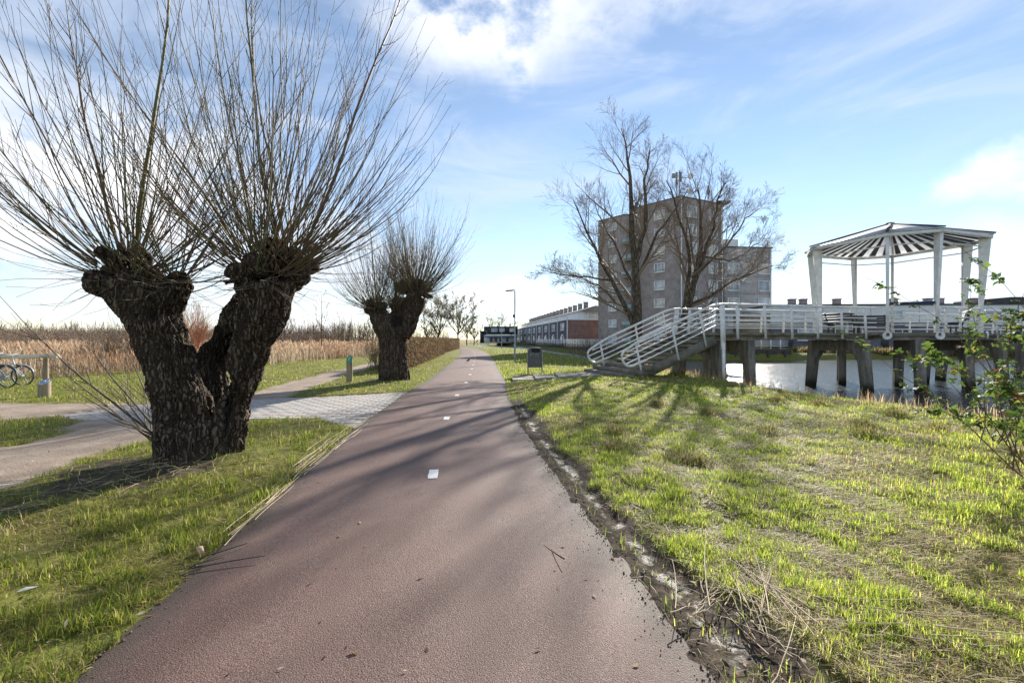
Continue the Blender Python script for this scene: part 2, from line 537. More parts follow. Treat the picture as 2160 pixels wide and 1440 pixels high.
def bark(name, col, col2, scale=9, stretch=(1, 1, .18), bump=1.0, dist=.03):
    m = bpy.data.materials.new(name); m.use_nodes = True; t = NT(m.node_tree); t.n.clear()
    out = t.new('ShaderNodeOutputMaterial'); b = t.new('ShaderNodeBsdfPrincipled'); t.l.new(b.outputs[0], out.inputs[0])
    p0 = t.new('ShaderNodeTexCoord').outputs['Object']; pos = t.mapping(p0, stretch)
    n = t.noise(pos, scale, 6, .65, .4); n2 = t.noise(p0, 2.1, 4, .6); n3 = t.noise(p0, 38, 4, .7)
    at = t.new('ShaderNodeAttribute', attribute_name='col'); sp = t.new('ShaderNodeSeparateXYZ'); t.put(sp.inputs[0], at.outputs['Color'])
    vo = t.new('ShaderNodeTexVoronoi', feature='DISTANCE_TO_EDGE'); vo.inputs['Scale'].default_value = scale * 1.7
    wv = t.vm('ADD', pos, t.mul(t.vm('SUBTRACT', t.noise(p0, 5, 4, .6, out='Color'), (.5, .5, .5)), .16)); t.put(vo.inputs['Vector'], wv)
    crack = t.ramp(vo.outputs['Distance'], .0, .24)
    c = t.mix(t.ramp(n, .30, .62), tuple(np.array(col) * .8), col2)
    c = t.mix(crack, tuple(np.array(col) * .34), c)
    c = t.mix(t.ramp(n2, .45, .75, 0, .6), c, col)
    c = t.mix(t.ramp(n3, .55, .75, 0, .5), c, tuple(np.array(col2) * 1.35))
    c = t.mix(sp.outputs[1], c, (.02, .016, .013))       # near-black inside the hollows where the attribute says so
    t.l.new(c, b.inputs['Base Color']); b.inputs['Roughness'].default_value = .85; b.inputs['Specular IOR Level'].default_value = .25
    t.l.new(t.bump(t.m('ADD', t.m('MULTIPLY', crack, .8), t.m('ADD', t.m('MULTIPLY', n, .5), t.m('MULTIPLY', n3, .25))), bump, dist), b.inputs['Normal'])
    return m


def glassmat(name, col, rough=.08):
    return pbr(name, col, rough=rough, var=.35, scale=.8, bump=0, spec=.9)


MATS['grass'] = leafmat('grass_blades', .55, .55, .25)
MATS['twig'] = leafmat('twig_bark', 0.0, .6, .3)
MATS['reed'] = leafmat('reed_stalks', .35, .8, .1)
MATS['leaf'] = leafmat('bramble_leaves', .5, .6, .25)
MATS['asphalt'] = asphalt(); MATS['ground'] = groundmat(); MATS['water'] = watermat()
MATS['willow_bark'] = bark('willow_bark', (.088, .062, .043), (.185, .140, .104), 11, (1, 1, .12), 1.0, .05)
MATS['tree_bark'] = bark('tree_bark', (.10, .078, .055), (.19, .155, .115), 6, (1, 1, .25), .8, .03)
white_steel = pbr('white_painted_steel', (.74, .74, .72), .42, .12, 5, .10, 30, .003, spec=.5)
conc = pbr('weathered_concrete', (.30, .27, .23), .85, .30, 2.5, .4, 25, .01, stretch=(1, 1, .4))
conc_dark = pbr('mossy_concrete', (.17, .155, .12), .88, .35, 3.0, .5, 22, .012)


def piermat():
    m = bpy.data.materials.new('stained_pier_concrete'); m.use_nodes = True; t = NT(m.node_tree); t.n.clear()
    out = t.new('ShaderNodeOutputMaterial'); b = t.new('ShaderNodeBsdfPrincipled'); t.l.new(b.outputs[0], out.inputs[0])
    pos = t.new('ShaderNodeNewGeometry').outputs['Position']; sp = t.new('ShaderNodeSeparateXYZ'); t.put(sp.inputs[0], pos)
    n1 = t.noise(t.mapping(pos, (3, 3, .5)), 2.2, 6, .65); n2 = t.noise(pos, 9, 5, .65); n3_ = t.noise(pos, 40, 4, .7)
    c = t.mix(t.ramp(n1, .35, .65), (.13, .115, .095), (.27, .245, .21))
    c = t.mix(t.ramp(n2, .52, .7, 0, .7), c, (.10, .10, .055))
    tide = t.m('ADD', sp.outputs[2], t.m('MULTIPLY', n2, .5))
    c = t.mix(t.ramp(tide, .15, -.25), c, (.035, .034, .022))
    t.l.new(c, b.inputs['Base Color']); b.inputs['Roughness'].default_value = .9; b.inputs['Specular IOR Level'].default_value = .25
    t.l.new(t.bump(t.m('ADD', n2, n3_), .5, .02), b.inputs['Normal'])
    return m


MATS['pier'] = piermat()
wood_old = pbr('weathered_post_wood', (.27, .215, .15), .8, .3, 12, .5, 30, .006, stretch=(1, 1, .15))
wood_pale = pbr('peeled_log_wood', (.60, .53, .43), .75, .22, 7, .4, 18, .008, stretch=(.2, 1, 1))
wood_dark = pbr('dark_stained_wood', (.055, .058, .068), .6, .25, 10, .3, 30, .004)
galv = pbr('galvanised_steel', (.30, .33, .36), .5, .18, 5, .15, 30, .003, metal=.35)
bin_steel = pbr('dull_bin_steel', (.11, .115, .12), .55, .2, 6, .15, 30, .003, metal=.3)
black = pbr('black_rubber', (.02, .02, .02), .6, .2, 8, .1)
brick_dark = pbr('dark_brown_brick', (.32, .280, .272), .85, .2, 1.2, .3, 14, .01)
brick_red = pbr('red_brown_brick', (.24, .145, .13), .85, .2, 1.2, .3, 14, .01)
brick_grey = pbr('grey_brown_brick', (.40, .385, .385), .85, .16, 1.2, .3, 14, .01)
brick_blue = pbr('blue_grey_brick', (.135, .14, .175), .85, .16, 1.2, .3, 14, .01)
white_wall = pbr('white_cladding', (.76, .78, .80), .6, .06, .8, .05)
pane_bright = glassmat('curtained_glass', (.62, .66, .70))
pane_mid = glassmat('half_curtained_glass', (.36, .42, .48))
pane_cream = glassmat('cream_curtained_glass', (.66, .62, .54))
pane_dark = glassmat('dark_glass', (.07, .08, .095))
roof_dark = pbr('dark_roofing', (.075, .075, .082), .8, .2, 2, .2)

# ------------------------------------------------------------------ ground, path, water
def axis(fine_lo, fine_hi, step, lo, hi, g=1.09):
    a = list(np.arange(fine_lo, fine_hi, step)); s = step; x = fine_hi
    while x < hi:
        a.append(x); s *= g; x += s
    a.append(hi); s = step; x = fine_lo - step; left = []
    while x > lo:
        left.append(x); s *= g; x -= s
    left.append(lo)
    return np.array(left[::-1] + a)


gx = axis(-11, 12.0, .075, -900, 900, 1.12); gy = axis(1.4, 19.0, .07, -60, 1500, 1.10)
# keep middle-distance rows tight enough for banks and paths
gy = np.unique(np.concatenate([gy[gy < 19], np.arange(19, 60, .35), np.arange(60, 160, 2.0), gy[gy > 160]]))
gx = np.unique(np.concatenate([gx[(gx > -11.1) & (gx < 12.1)], np.arange(-32, -11, .25), np.arange(12, 34, .3), np.arange(34, 95, 1.5), np.arange(-120, -32, 3.0), gx[np.abs(gx) > 121]]))
XX, YY = np.meshgrid(gx, gy)
ZZ = ground_z(XX, YY)
dirt = dirt_amount(XX, YY); soil = soil_amount(XX, YY); offm = XX - (path_x(YY) + HALF)
mud = np.maximum(mud_amount(XX, YY) * (.62 + .38 * np.exp(-((offm - .24) / .13) ** 2)), .53 * soil)
shore_d = seg_dist(XX, YY, NEAR_SHORE)
straw = np.clip(.75 * sst(shore_d, 2.6, .3) * sst(YY, 24, 14) + np.where(XX < -6, .12, 0) + .25 * sst(YY, 40, 75) * (XX < 2) + .45 * sst(XX, -14, -24) * sst(YY, 14, 22), 0, 1)
straw = np.where((XX > -13) & (XX < -8.5) & (YY > 14) & (YY < 60), np.maximum(straw, .28), straw)
ny, nx = XX.shape
idx = np.arange(nx * ny).reshape(ny, nx)
quads = np.stack([idx[:-1, :-1], idx[:-1, 1:], idx[1:, 1:], idx[1:, :-1]], -1).reshape(-1, 4)
g = MB().add(np.stack([XX, YY, ZZ], -1).reshape(-1, 3), quads, c=np.stack([dirt, mud, straw], -1).reshape(-1, 3))
struct('ground', g, MATS['ground'], smooth=True, color=True)

# cycle path: a sheet with a slightly ragged edge
ys = np.concatenate([np.arange(-8, 1.5, .2), np.arange(1.5, 14, .035), np.arange(14, 30, .12), np.arange(30, 125, 1.0)])
pts = np.stack([path_x(ys), ys], -1)
for _ in range(60):
    pts[1:-1] = pts[1:-1] * .5 + (pts[:-2] + pts[2:]) * .25
tan = np.gradient(pts, axis=0); tan /= np.linalg.norm(tan, axis=1, keepdims=True); nor = np.stack([tan[:, 1], -tan[:, 0]], -1)
us = np.concatenate([np.linspace(-1, -.8, 6), np.linspace(-.7, .7, 9), np.linspace(.8, 1, 6)])
PV, PC = [], []
for i, u in enumerate(us):
    rag = ((fbm(pts[:, 1] * 4.2, pts[:, 1] * 0 + np.sign(u) * 9, 5, 77) - .5) * .075 - .01) * np.clip((abs(u) - .9) / .1, 0, 1)
    p = pts + nor * (u * HALF + np.sign(u) * rag)[:, None]
    z = .004 + .025 * (1 - u * u)
    PV.append(np.c_[p, np.full(len(p), z)])
    PC.append(np.c_[np.full(len(p), np.clip((abs(u) - .62) / .38, 0, 1) * .95), np.zeros(len(p)), np.zeros(len(p))])
n = len(ys); k = len(us)
ii = np.arange(n * k).reshape(k, n)
pq = np.stack([ii[:-1, :-1], ii[1:, :-1], ii[1:, 1:], ii[:-1, 1:]], -1).reshape(-1, 4)
cycle_path = struct('cycle_path', MB().add(np.concatenate(PV), pq, c=np.concatenate(PC)), MATS['asphalt'], smooth=True, color=True)
paint = pbr('worn_white_paint', (.74, .73, .70), .6, .10, 14, .3, 70, .004)
for i in range(22):
    y = 5.30 + i * 3.72
    x = float(np.interp(y, pts[:, 1], pts[:, 0])) + .07; dxy = -(np.interp(y + .5, pts[:, 1], pts[:, 0]) - np.interp(y - .5, pts[:, 1], pts[:, 0]))
    ax = np.array([(1, dxy, 0), (-dxy, 1, 0), (0, 0, 1)], float)
    m = MB()
    nu, nv = 5, 9
    uu, vv = np.meshgrid(np.linspace(-.055, .055, nu), np.linspace(-.17, .17, nv))
    jit = rng.normal(size=(nv, nu, 2)) * .003
    loc = np.stack([uu + jit[..., 0], vv + jit[..., 1], np.full_like(uu, .0345)], -1).reshape(-1, 3) @ ax + (x, y, 0)
    q = np.arange(nu * nv).reshape(nv, nu)
    m.add(loc, np.stack([q[:-1, :-1], q[:-1, 1:], q[1:, 1:], q[1:, :-1]], -1).reshape(-1, 4))
    part('dash_marking', m, paint, cycle_path)

water = MB().add([(-60, -20, WZ), (140, -20, WZ), (140, 52, WZ), (-60, 220, WZ)], [(0, 1, 2, 3)])
wv = in_poly
xs = np.arange(-30, 96, 2.0); yy = np.arange(-8, 192, 2.0)
struct('water', MB().add([(-30, -8, WZ), (95, -8, WZ), (95, 51.2, WZ), (29.5, 51.2, WZ), (12, 57.5, WZ), (9.6, 80, WZ), (6.2, 110, WZ), (1, 152, WZ), (-22, 190, WZ), (-30, 150, WZ)],
                         [(0, 1, 2, 3), (0, 3, 4, 5), (0, 5, 6, 7), (0, 7, 8, 9)]), MATS['water'])

# concrete slab walk to the stairs
slab = MB()
for i in range(4):
    x0 = .02 + i * .86
    pl = [(x0, 17.05), (x0 + .84, 17.05), (x0 + .84, 18.75), (x0, 18.75)]
    zz = [float(ground_z(np.array([a]), np.array([b]))[0]) + .035 for a, b in pl]
    zt = max(zz)
    b = MB().prism(pl, zt - .14, zt)
    if i == 0:
        walk = struct('slab_walk', MB().prism([(-.1, 16.95), (3.5, 16.95), (3.5, 18.85), (-.1, 18.85)], -.25, -.02), conc)
    part('slab', b, conc, walk)

# paved crossing: pavers one by one
pave = struct('paved_crossing', MB().prism(PAVE, -.2, -.006), pbr('joint_sand', (.20, .175, .145), .9, .3, 10, .4))
pav_mats = [pbr('paver_grey_%s' % n, c, .85, .12, 3, .35, 60, .003) for n, c in (('light', (.35, .325, .30)), ('mid', (.32, .30, .285)), ('warm', (.335, .30, .27)))]
rd = np.array((1, .10)); rd /= np.linalg.norm(rd); cd = np.array((-rd[1], rd[0]))
cells = []
pw, ph = .30, .20
for r in range(0, 40):
    for cI in range(-40, 10):
        c2 = np.array((-3.0, 8.0)) + rd * (cI + .5 * (r % 2)) * pw + cd * r * ph
        cr = [c2 + rd * a * pw / 2 + cd * b * ph / 2 for a in (-1, 1) for b in (-1, 1)]
        ins = in_poly(np.array([p[0] for p in cr]), np.array([p[1] for p in cr]), PAVE)
        if ins.sum() >= 3 and d_path(np.array([c2[0]]), np.array([c2[1]]))[0] > .1:
            cells.append((c2[0], c2[1]))
cells.sort(key=lambda p: math.hypot(p[0], p[1]))


def paver_mb(c, z, tx, ty):
    a3 = np.array([(rd[0], rd[1], tx), (cd[0], cd[1], ty), (-tx, -ty, 1)])
    m = MB()
    w2, h2, bv = pw / 2 - .005, ph / 2 - .005, .007
    v = [(-w2, -h2, -.06), (w2, -h2, -.06), (w2, h2, -.06), (-w2, h2, -.06), (-w2, -h2, -bv), (w2, -h2, -bv), (w2, h2, -bv), (-w2, h2, -bv),
         (-w2 + bv, -h2 + bv, 0), (w2 - bv, -h2 + bv, 0), (w2 - bv, h2 - bv, 0), (-w2 + bv, h2 - bv, 0)]
    f = [(0, 1, 5, 4), (1, 2, 6, 5), (2, 3, 7, 6), (3, 0, 4, 7), (4, 5, 9, 8), (5, 6, 10, 9), (6, 7, 11, 10), (7, 4, 8, 11), (8, 9, 10, 11)]
    return m.add(np.array(v) @ a3 + np.array((c[0], c[1], z)), f)


pmesh = [paver_mb((0, 0), 0, tx, ty).mesh('paver', mt) for mt in pav_mats for tx, ty in ((0, 0), (.005, -.004), (-.004, .006))]
rest = MB()
for i, c in enumerate(cells):
    z = .006 + random.uniform(-.002, .002) + .02 * (fbm(np.array([c[0] * .7]), np.array([c[1] * .7]), 2, 5)[0] - .5)
    if i < 300:
        o = link('paver', random.choice(pmesh), pave, (c[0], c[1], z))
    else:
        m = paver_mb(c, z, random.uniform(-.01, .01), random.uniform(-.01, .01))
        rest.add(m.V[0], m.Fs[0], mi=random.randrange(3))
if rest.n:
    part('paver_field', rest, pav_mats, pave, kind='stuff')

# quay wall on the far side, boards one by one would be far below ten pixels
q = MB()
for (x0, y0), (x1, y1) in zip(QUAY[:-1], QUAY[1:]):
    p = np.array((x0, y0)); r = np.array((x1, y1)); d = (r - p) / np.linalg.norm(r - p)
    q.bar((*p, -.2), (*(r + d * .1), -.2), .22, 1.5)
    L = np.linalg.norm(r - p)
    for s_ in np.arange(.6, L, 1.6):
        c = p + d * s_
        nrm = np.array((d[1], -d[0]))
        nrm = nrm if nrm @ np.array((0 - c[0], 0 - c[1])) > 0 else -nrm
        q.box((*(c + nrm * .16), -.25), (.16, .16, 1.25))
solo('quay_wall', q, pbr('dark_quay_timber', (.055, .05, .045), .8, .3, 4, .4), 'dark timber quay wall along the far bank below the white fence', 'wall', (11.5, 56, -.9))


# ------------------------------------------------------------------ footbridge
P0 = np.array((7.85, 17.3)); D = np.array((.96, .28)); N = np.array((-.28, .96)); BW = 2.6; DZ = 1.85


def B(t, n, z):
    p = P0 + D * t + N * n
    return np.array((p[0], p[1], z))


D3 = np.array((D[0], D[1], 0)); N3 = np.array((N[0], N[1], 0)); Z3 = np.array((0, 0, 1.))
GC = B(10.9, 1.3, 0)[:2]; GR = 3.03; GPH, GDL = -2.0255, .2677
gang = [GPH + q * math.pi / 2 + s * GDL for q in range(4) for s in (-1, 1)]


def gp(a, r, z):
    return np.array((GC[0] + r * math.cos(a), GC[1] + r * math.sin(a), z))


br = thing('footbridge', 'white railed concrete footbridge with stairs crossing the pond', 'footbridge', tuple(B(0, 1.3, 0)))
m = MB()
m.box(B(3.9, 1.3, DZ - .06), (8.6, BW + .24, .12), (D3, N3, Z3))
m.box(B(25, 1.3, DZ - .06), (22.6, BW + .24, .12), (D3, N3, Z3))
part('deck', m, conc_dark, br)
for nn in (.22, BW - .22):
    part('deck_beam', MB().box(B(4.0, nn, DZ - .20), (8.2, .22, .155), (D3, N3, Z3)), conc, br)
    part('deck_beam', MB().box(B(25.2, nn, DZ - .20), (22, .22, .155), (D3, N3, Z3)), conc, br)
NST = 11; RISE = (DZ - .2) / NST; TREAD = .36
for i in range(NST - 1):
    z = DZ - (i + 1) * RISE; t1 = -.4 - i * TREAD
    lo = i >= NST - 4
    n0, n1 = (-.12, BW + .55) if lo else (.0, BW)
    if i == NST - 2:
        t1 -= .05
    part('step', MB().box(B(t1 - TREAD / 2 - .02, (n0 + n1) / 2, z - (.05 if not lo else .10)), (TREAD + .06, n1 - n0, .10 if not lo else .2), (D3, N3, Z3)), conc_dark, br)
for nn in (-.02, BW + .02):
    tA, tB = -.2, -.4 - 8 * TREAD
    part('stair_stringer', MB().bar(B(tA, nn, DZ - .26), B(tB - .5, nn, DZ - .26 - (8 * TREAD + .7) * RISE / TREAD), .12, .34, Z3), conc_dark, br)


def portal(name, a, b, ztop, zbot, parent, lean=.0):
    """concrete trestle: two tapered legs and a head beam with a chamfered opening"""
    a = np.asarray(a, float); b = np.asarray(b, float); d = (b - a); L = np.linalg.norm(d); d /= L; nn = np.array((-d[1], d[0]))
    H = ztop - zbot
    out = [(-.20 - lean, 0), (.10 - lean, 0), (.21, H - .9), (.50, H - .48), (L - .50, H - .48), (L - .21, H - .9), (L - .10 + lean, 0), (L + .20 + lean, 0), (L + .10, H), (-.10, H)]
    m = MB(); th = .16
    v = []
    for s in (-1, 1):
        for (u, z) in out:
            p = a + d * u + nn * s * th
            v.append((p[0], p[1], zbot + z))
    n = len(out)
    f4 = [(i, (i + 1) % n, n + (i + 1) % n, n + i) for i in range(n)]
    m.add(v, f4)
    for base, rev in ((0, True), (n, False)):
        for qd in ((0, 1, 2, 9), (2, 3, 8, 9), (3, 4, 8, 8), (4, 5, 7, 8), (5, 6, 7, 7)):
            # split into convex pieces
            t = [base + k for k in dict.fromkeys(qd)]
            m.add(v, [t[::-1] if rev else t])
    return part(name, m, MATS['pier'], parent)


portal('trestle', B(.15, .1, 0)[:2], B(.15, BW - .1, 0)[:2], DZ - .29, -.25, br)
portal('trestle', B(1.55, .1, 0)[:2], B(1.55, BW - .1, 0)[:2], DZ - .29, -1.2, br)
portal('trestle', (14.85, 19.15), (14.2, 21.5), DZ - .29, -1.3, br, .12)
for t in (16.5, 23):
    portal('trestle', B(t, .1, 0)[:2], B(t, BW - .1, 0)[:2], DZ - .29, -1.3, br, .1)


def fillet(pts, r, k=6):
    out = [pts[0]]
    for a, b, c in zip(pts[:-2], pts[1:-1], pts[2:]):
        a, b, c = map(lambda q: np.asarray(q, float), (a, b, c))
        u = (a - b); v = (c - b); rr = min(r, np.linalg.norm(u) * .49, np.linalg.norm(v) * .49)
        p = b + u / np.linalg.norm(u) * rr; q = b + v / np.linalg.norm(v) * rr
        for s in np.linspace(0, 1, k):
            out.append((1 - s) ** 2 * p + 2 * s * (1 - s) * b + s * s * q)
    out.append(pts[-1])
    return np.array(out)


SL = RISE / TREAD


def railing(n, tend, sgn, kink, big_mast):
    """railing along one edge of the stairs and of the first deck span"""
    rl = part('railing', MB().tubes(fillet([B(tend, n, DZ + 1.08), B(kink, n, DZ + 1.08), B(-3.35, n, DZ + 1.08 + (-3.35 - kink) * SL), B(-4.25, n, DZ + .80 + (-4.0 - kink) * SL),
                                            B(-3.95, n, DZ + .22 + (-3.8 - kink) * SL), B(-3.2, n, DZ + .25 + (-3.2 - kink) * SL)], .42, 8), .046, 8), white_steel, br, smooth=True)
    for j, h in enumerate((.86, .64, .45, .26)):
        rad = .026
        if j == 3:
            pl = [B(tend, n, DZ + h), B(kink, n, DZ + h), B(-3.2, n, DZ + h - .01 + (-3.2 - kink) * SL)]
        else:
            pl = [B(tend, n, DZ + h), B(kink, n, DZ + h), B(-3.95 - .12 * (j == 1), n, DZ + h + (-3.95 - kink) * SL)]
        if j == 1:
            pl[1] = B(kink, n, DZ + h)
        part('rail', MB().tubes(np.array(pl), rad, 6), white_steel, rl, smooth=True)
    # raking posts of the stairs
    for t in (-3.55, -2.05, -.85) if sgn < 0 else (-3.55, -1.9, -.55):
        zt = DZ + 1.05 + (t - kink) * SL
        part('post', MB().bar(B(t - .05, n, zt), B(t + .22, n + sgn * .03, zt - 1.30), .075, .022, N3), white_steel, rl)
    # posts of the deck, leaning outwards towards the top
    for t in np.arange(.75, tend - .1, 1.32):
        part('post', MB().bar(B(t, n + sgn * .10, DZ - .24), B(t + .03, n + sgn * .01, DZ + 1.07), .11, .03, N3), white_steel, rl)
    if big_mast:
        mm = MB()
        mm.bar(B(.02, n + sgn * .16, DZ - .65), B(.12, n + sgn * .0, DZ + 1.10), .20, .05, N3)
        mm.bar(B(.02, n + sgn * .2, -.25), B(.02, n + sgn * .17, DZ - .4), .12, .06, N3)
        part('mast', mm, white_steel, rl)
    return rl


railing(-.06, 8.05, -1, -.18, True)
railing(BW + .06, 8.3, 1, -.18, True)
for n, s, t0 in ((-.06, -1, 14.0), (BW + .06, 1, 14.0)):
    rl = part('railing', MB().tubes(np.array([B(t0, n, DZ + 1.08), B(36, n, DZ + 1.08)]), .046, 8), white_steel, br, smooth=True)
    for h in (.86, .64, .45, .26):
        part('rail', MB().tubes(np.array([B(t0, n, DZ + h), B(36, n, DZ + h)]), .026, 6), white_steel, rl, smooth=True)
    for t in np.arange(t0 + .4, 36, 1.32):
        part('post', MB().bar(B(t, n + s * .10, DZ - .24), B(t + .03, n + s * .01, DZ + 1.07), .09, .03, N3), white_steel, rl)

# ------------------------------------------------------------------ pavilion half way across
ga = thing('pavilion', 'white octagonal pavilion with shallow slatted roof on the footbridge', 'pavilion', tuple(gp(0, 0, DZ)))
dk = [gp(a, GR + .22, 0)[:2] for a in gang]
part('platform', MB().prism(dk, DZ - .125, DZ + .012), conc_dark, ga)
part('platform_underside', MB().prism([gp(a, GR + .02, 0)[:2] for a in gang], DZ - .27, DZ - .135), conc, ga)
portal('trestle', (16.75, 18.7), (18.0, 21.2), DZ - .28, -1.3, ga, .12)
portal('trestle', (20.0, 20.0), (20.5, 22.6), DZ - .28, -1.3, ga, .12)
portal('trestle', (16.1, 22.2), (17.6, 24.4), DZ - .28, -1.3, ga, .12)
EZ = EYE + 4.40; AZ = EYE + 5.42
for a in gang:
    u = np.array((math.cos(a), math.sin(a), 0)); w_ = np.array((-u[1], u[0], 0))
    m = MB()
    # fin that widens towards the eave
    z0, z1 = DZ - .20, EZ - .02
    prof = [(.0, z0), (.16, z0), (.16, DZ + 1.2), (.40, z1), (.0, z1)]
    base = gp(a, GR, 0)
    v = [base + u * (r_ - .10) + w_ * s * .055 + np.array((0, 0, z)) for s in (-1, 1) for r_, z in prof]
    n = len(prof)
    m.add(v, [(i, (i + 1) % n, n + (i + 1) % n, n + i) for i in range(n)])
    m.add(v, [(0, 2, 1), (0, 4, 2), (4, 3, 2)]); m.add(v, [(5, 6, 7), (5, 7, 9), (9, 7, 8)])
    po = part('post', m, white_steel, ga)
    part('foot_plate', MB().tubes(np.array([base + u * .14 + (0, 0, DZ - .1), base + u * .20 + (0, 0, DZ - .1)]), .17, 12), white_steel, po)
RO = GR + .38


def sector(a, b, r0, r1, z0, z1, th):
    v = []
    for dz in (0, th):
        v += [gp(a, r0, z0 + dz), gp(b, r0, z0 + dz), gp(b, r1, z1 + dz), gp(a, r1, z1 + dz)]
    return v, [(0, 3, 2, 1), (4, 5, 6, 7), (0, 1, 5, 4), (1, 2, 6, 5), (2, 3, 7, 6), (3, 0, 4, 7)]


roof_sheet = bpy.data.materials.new('translucent_roof_sheet'); roof_sheet.use_nodes = True
t_ = NT(roof_sheet.node_tree); t_.n.clear()
o_ = t_.new('ShaderNodeOutputMaterial'); b1 = t_.new('ShaderNodeBsdfPrincipled'); b2 = t_.new('ShaderNodeBsdfTranslucent'); mx = t_.new('ShaderNodeMixShader')
nn_ = t_.noise(t_.new('ShaderNodeTexCoord').outputs['Object'], 3, 4, .6)
cc_ = t_.mix(nn_, (.68, .70, .72), (.82, .83, .84)); t_.l.new(cc_, b1.inputs[0]); t_.l.new(cc_, b2.inputs[0]); b1.inputs['Roughness'].default_value = .45
mx.inputs[0].default_value = .55
t_.l.new(b1.outputs[0], mx.inputs[1]); t_.l.new(b2.outputs[0], mx.inputs[2]); t_.l.new(mx.outputs[0], o_.inputs[0])
ga2 = gang + [gang[0] + 2 * math.pi]
for i in range(8):
    a, b = ga2[i], ga2[i + 1]
    v, f = sector(a, b, .12, RO, AZ - .01, EZ + .05, .03)
    rp = part('roof_panel', MB().add(v, f), roof_sheet, ga)
    part('hip_rib', MB().bar(gp(a, .02, AZ + .055), gp(a, RO + .05, EZ + .115), .09, .06), roof_dark, rp)
    part('eave_beam', MB().bar(gp(a, RO - .06, EZ - .03), gp(b, RO - .06, EZ - .03), .06, .14), white_steel, rp)
    ns = 6 if (b - a) > .8 else 3
    for j in range(ns):                      # dark boards under the sheet, narrowing towards the apex
        u0, u1 = (j + .26) / ns, (j + .74) / ns
        pa, pb = gp(a, 1, 0), gp(b, 1, 0)
        w0, w1 = pa + (pb - pa) * u0, pa + (pb - pa) * u1
        c0 = np.array((GC[0], GC[1], 0))

        def ray(wv_, r_, z):
            p = c0 + (wv_ - c0) * r_
            return np.array((p[0], p[1], z))
        zf = lambda r_: AZ + (EZ + .05 - AZ) * r_ / RO - .03
        v = [ray(w0, .9, zf(.9)), ray(w1, .9, zf(.9)), ray(w1, RO - .15, zf(RO - .15)), ray(w0, RO - .15, zf(RO - .15))]
        v = v + [q_ + np.array((0, 0, -.022)) for q_ in v]
        part('roof_board', MB().add(v, [(0, 1, 2, 3), (4, 7, 6, 5), (0, 4, 5, 1), (1, 5, 6, 2), (2, 6, 7, 3), (3, 7, 4, 0)]), wood_dark, rp)
    # ring of slender ties between the posts
    part('tie_rail', MB().tubes(np.array([gp(a, GR + .03, EZ - .42), gp(b, GR + .03, EZ - .42)]), .028, 6), white_steel, ga)
part('roof_cap', MB().prism([gp(a, .16, 0)[:2] for a in gang], AZ - .01, AZ + .09), roof_dark, ga)


def side_rail(i, label=None, bar_top=False, rounded=True):
    a, b = ga2[i], ga2[i + 1]
    p, q_ = gp(a, GR + .02, 0), gp(b, GR + .02, 0); d = (q_ - p); L = np.linalg.norm(d); d /= L
    p = p + d * .10; q_ = q_ - d * .10
    zt = DZ + 1.05
    if rounded:
        rl = part('railing', MB().tubes(fillet([p + (0, 0, DZ + .3), p + (0, 0, zt), q_ + (0, 0, zt), q_ + (0, 0, DZ + .3)], .12, 6), .044, 8), white_steel, ga, smooth=True)
    else:
        rl = part('railing', MB().tubes(np.array([p + (0, 0, DZ + .95), q_ + (0, 0, DZ + .95)]), .03, 6), white_steel, ga, smooth=True)
    for h in (.30, .48, .66, .84) if rounded else (.16, .36, .55, .75):
        part('rail', MB().tubes(np.array([p + (0, 0, DZ + h), q_ + (0, 0, DZ + h)]), .026, 6), white_steel, rl, smooth=True)
    if rounded:
        for s in (.16, .5, .84):
            c = p + (q_ - p) * s
            part('post', MB().bar(c + (0, 0, DZ - .22), c + (0, 0, zt), .09, .03, d), white_steel, rl)
    if bar_top:
        part('top_bar', MB().bar(p + (0, 0, DZ + 1.25), q_ + (0, 0, DZ + 1.25), .14, .11), pbr('navy_paint', (.03, .045, .10), .5, .15, 6, .1), rl)


for i in range(8):
    mid = (ga2[i] + ga2[i + 1]) / 2
    short = (ga2[i + 1] - ga2[i]) < .8
    rel = (mid - math.atan2(D[1], D[0])) % (2 * math.pi)
    if min(rel, 2 * math.pi - rel) < .4 or abs(rel - math.pi) < .4:
        continue                               # the deck passes through here
    side_rail(i, bar_top=short and i == 0, rounded=not short)


def bench(loc, rz, label):
    b = thing('bench', label, 'bench', loc, 'benches in the pavilion')
    b.rotation_euler = (0, 0, rz)
    WORLD[b.name] = (0, 0, 0)
    for j in range(4):
        part('seat_slat', MB().box((0, -.22 + j * .125, .45), (1.5, .105, .035)), wood_dark, b)
    for j in range(4):
        y, z = .26 + j * .045, .55 + j * .125
        part('back_slat', MB().box((0, y, z), (1.5, .03, .105), [(1, 0, 0), (0, .94, -.34), (0, .34, .94)]), wood_dark, b)
    for s in (-.6, .6):
        part('leg', MB().box((s, -.20, .215), (.06, .06, .43)).box((s, .17, .215), (.06, .06, .43)).box((s, 0, .4), (.05, .42, .05)).bar((s, .2, .42), (s, .45, 1.0), .05, .05), wood_dark, b)
    return b


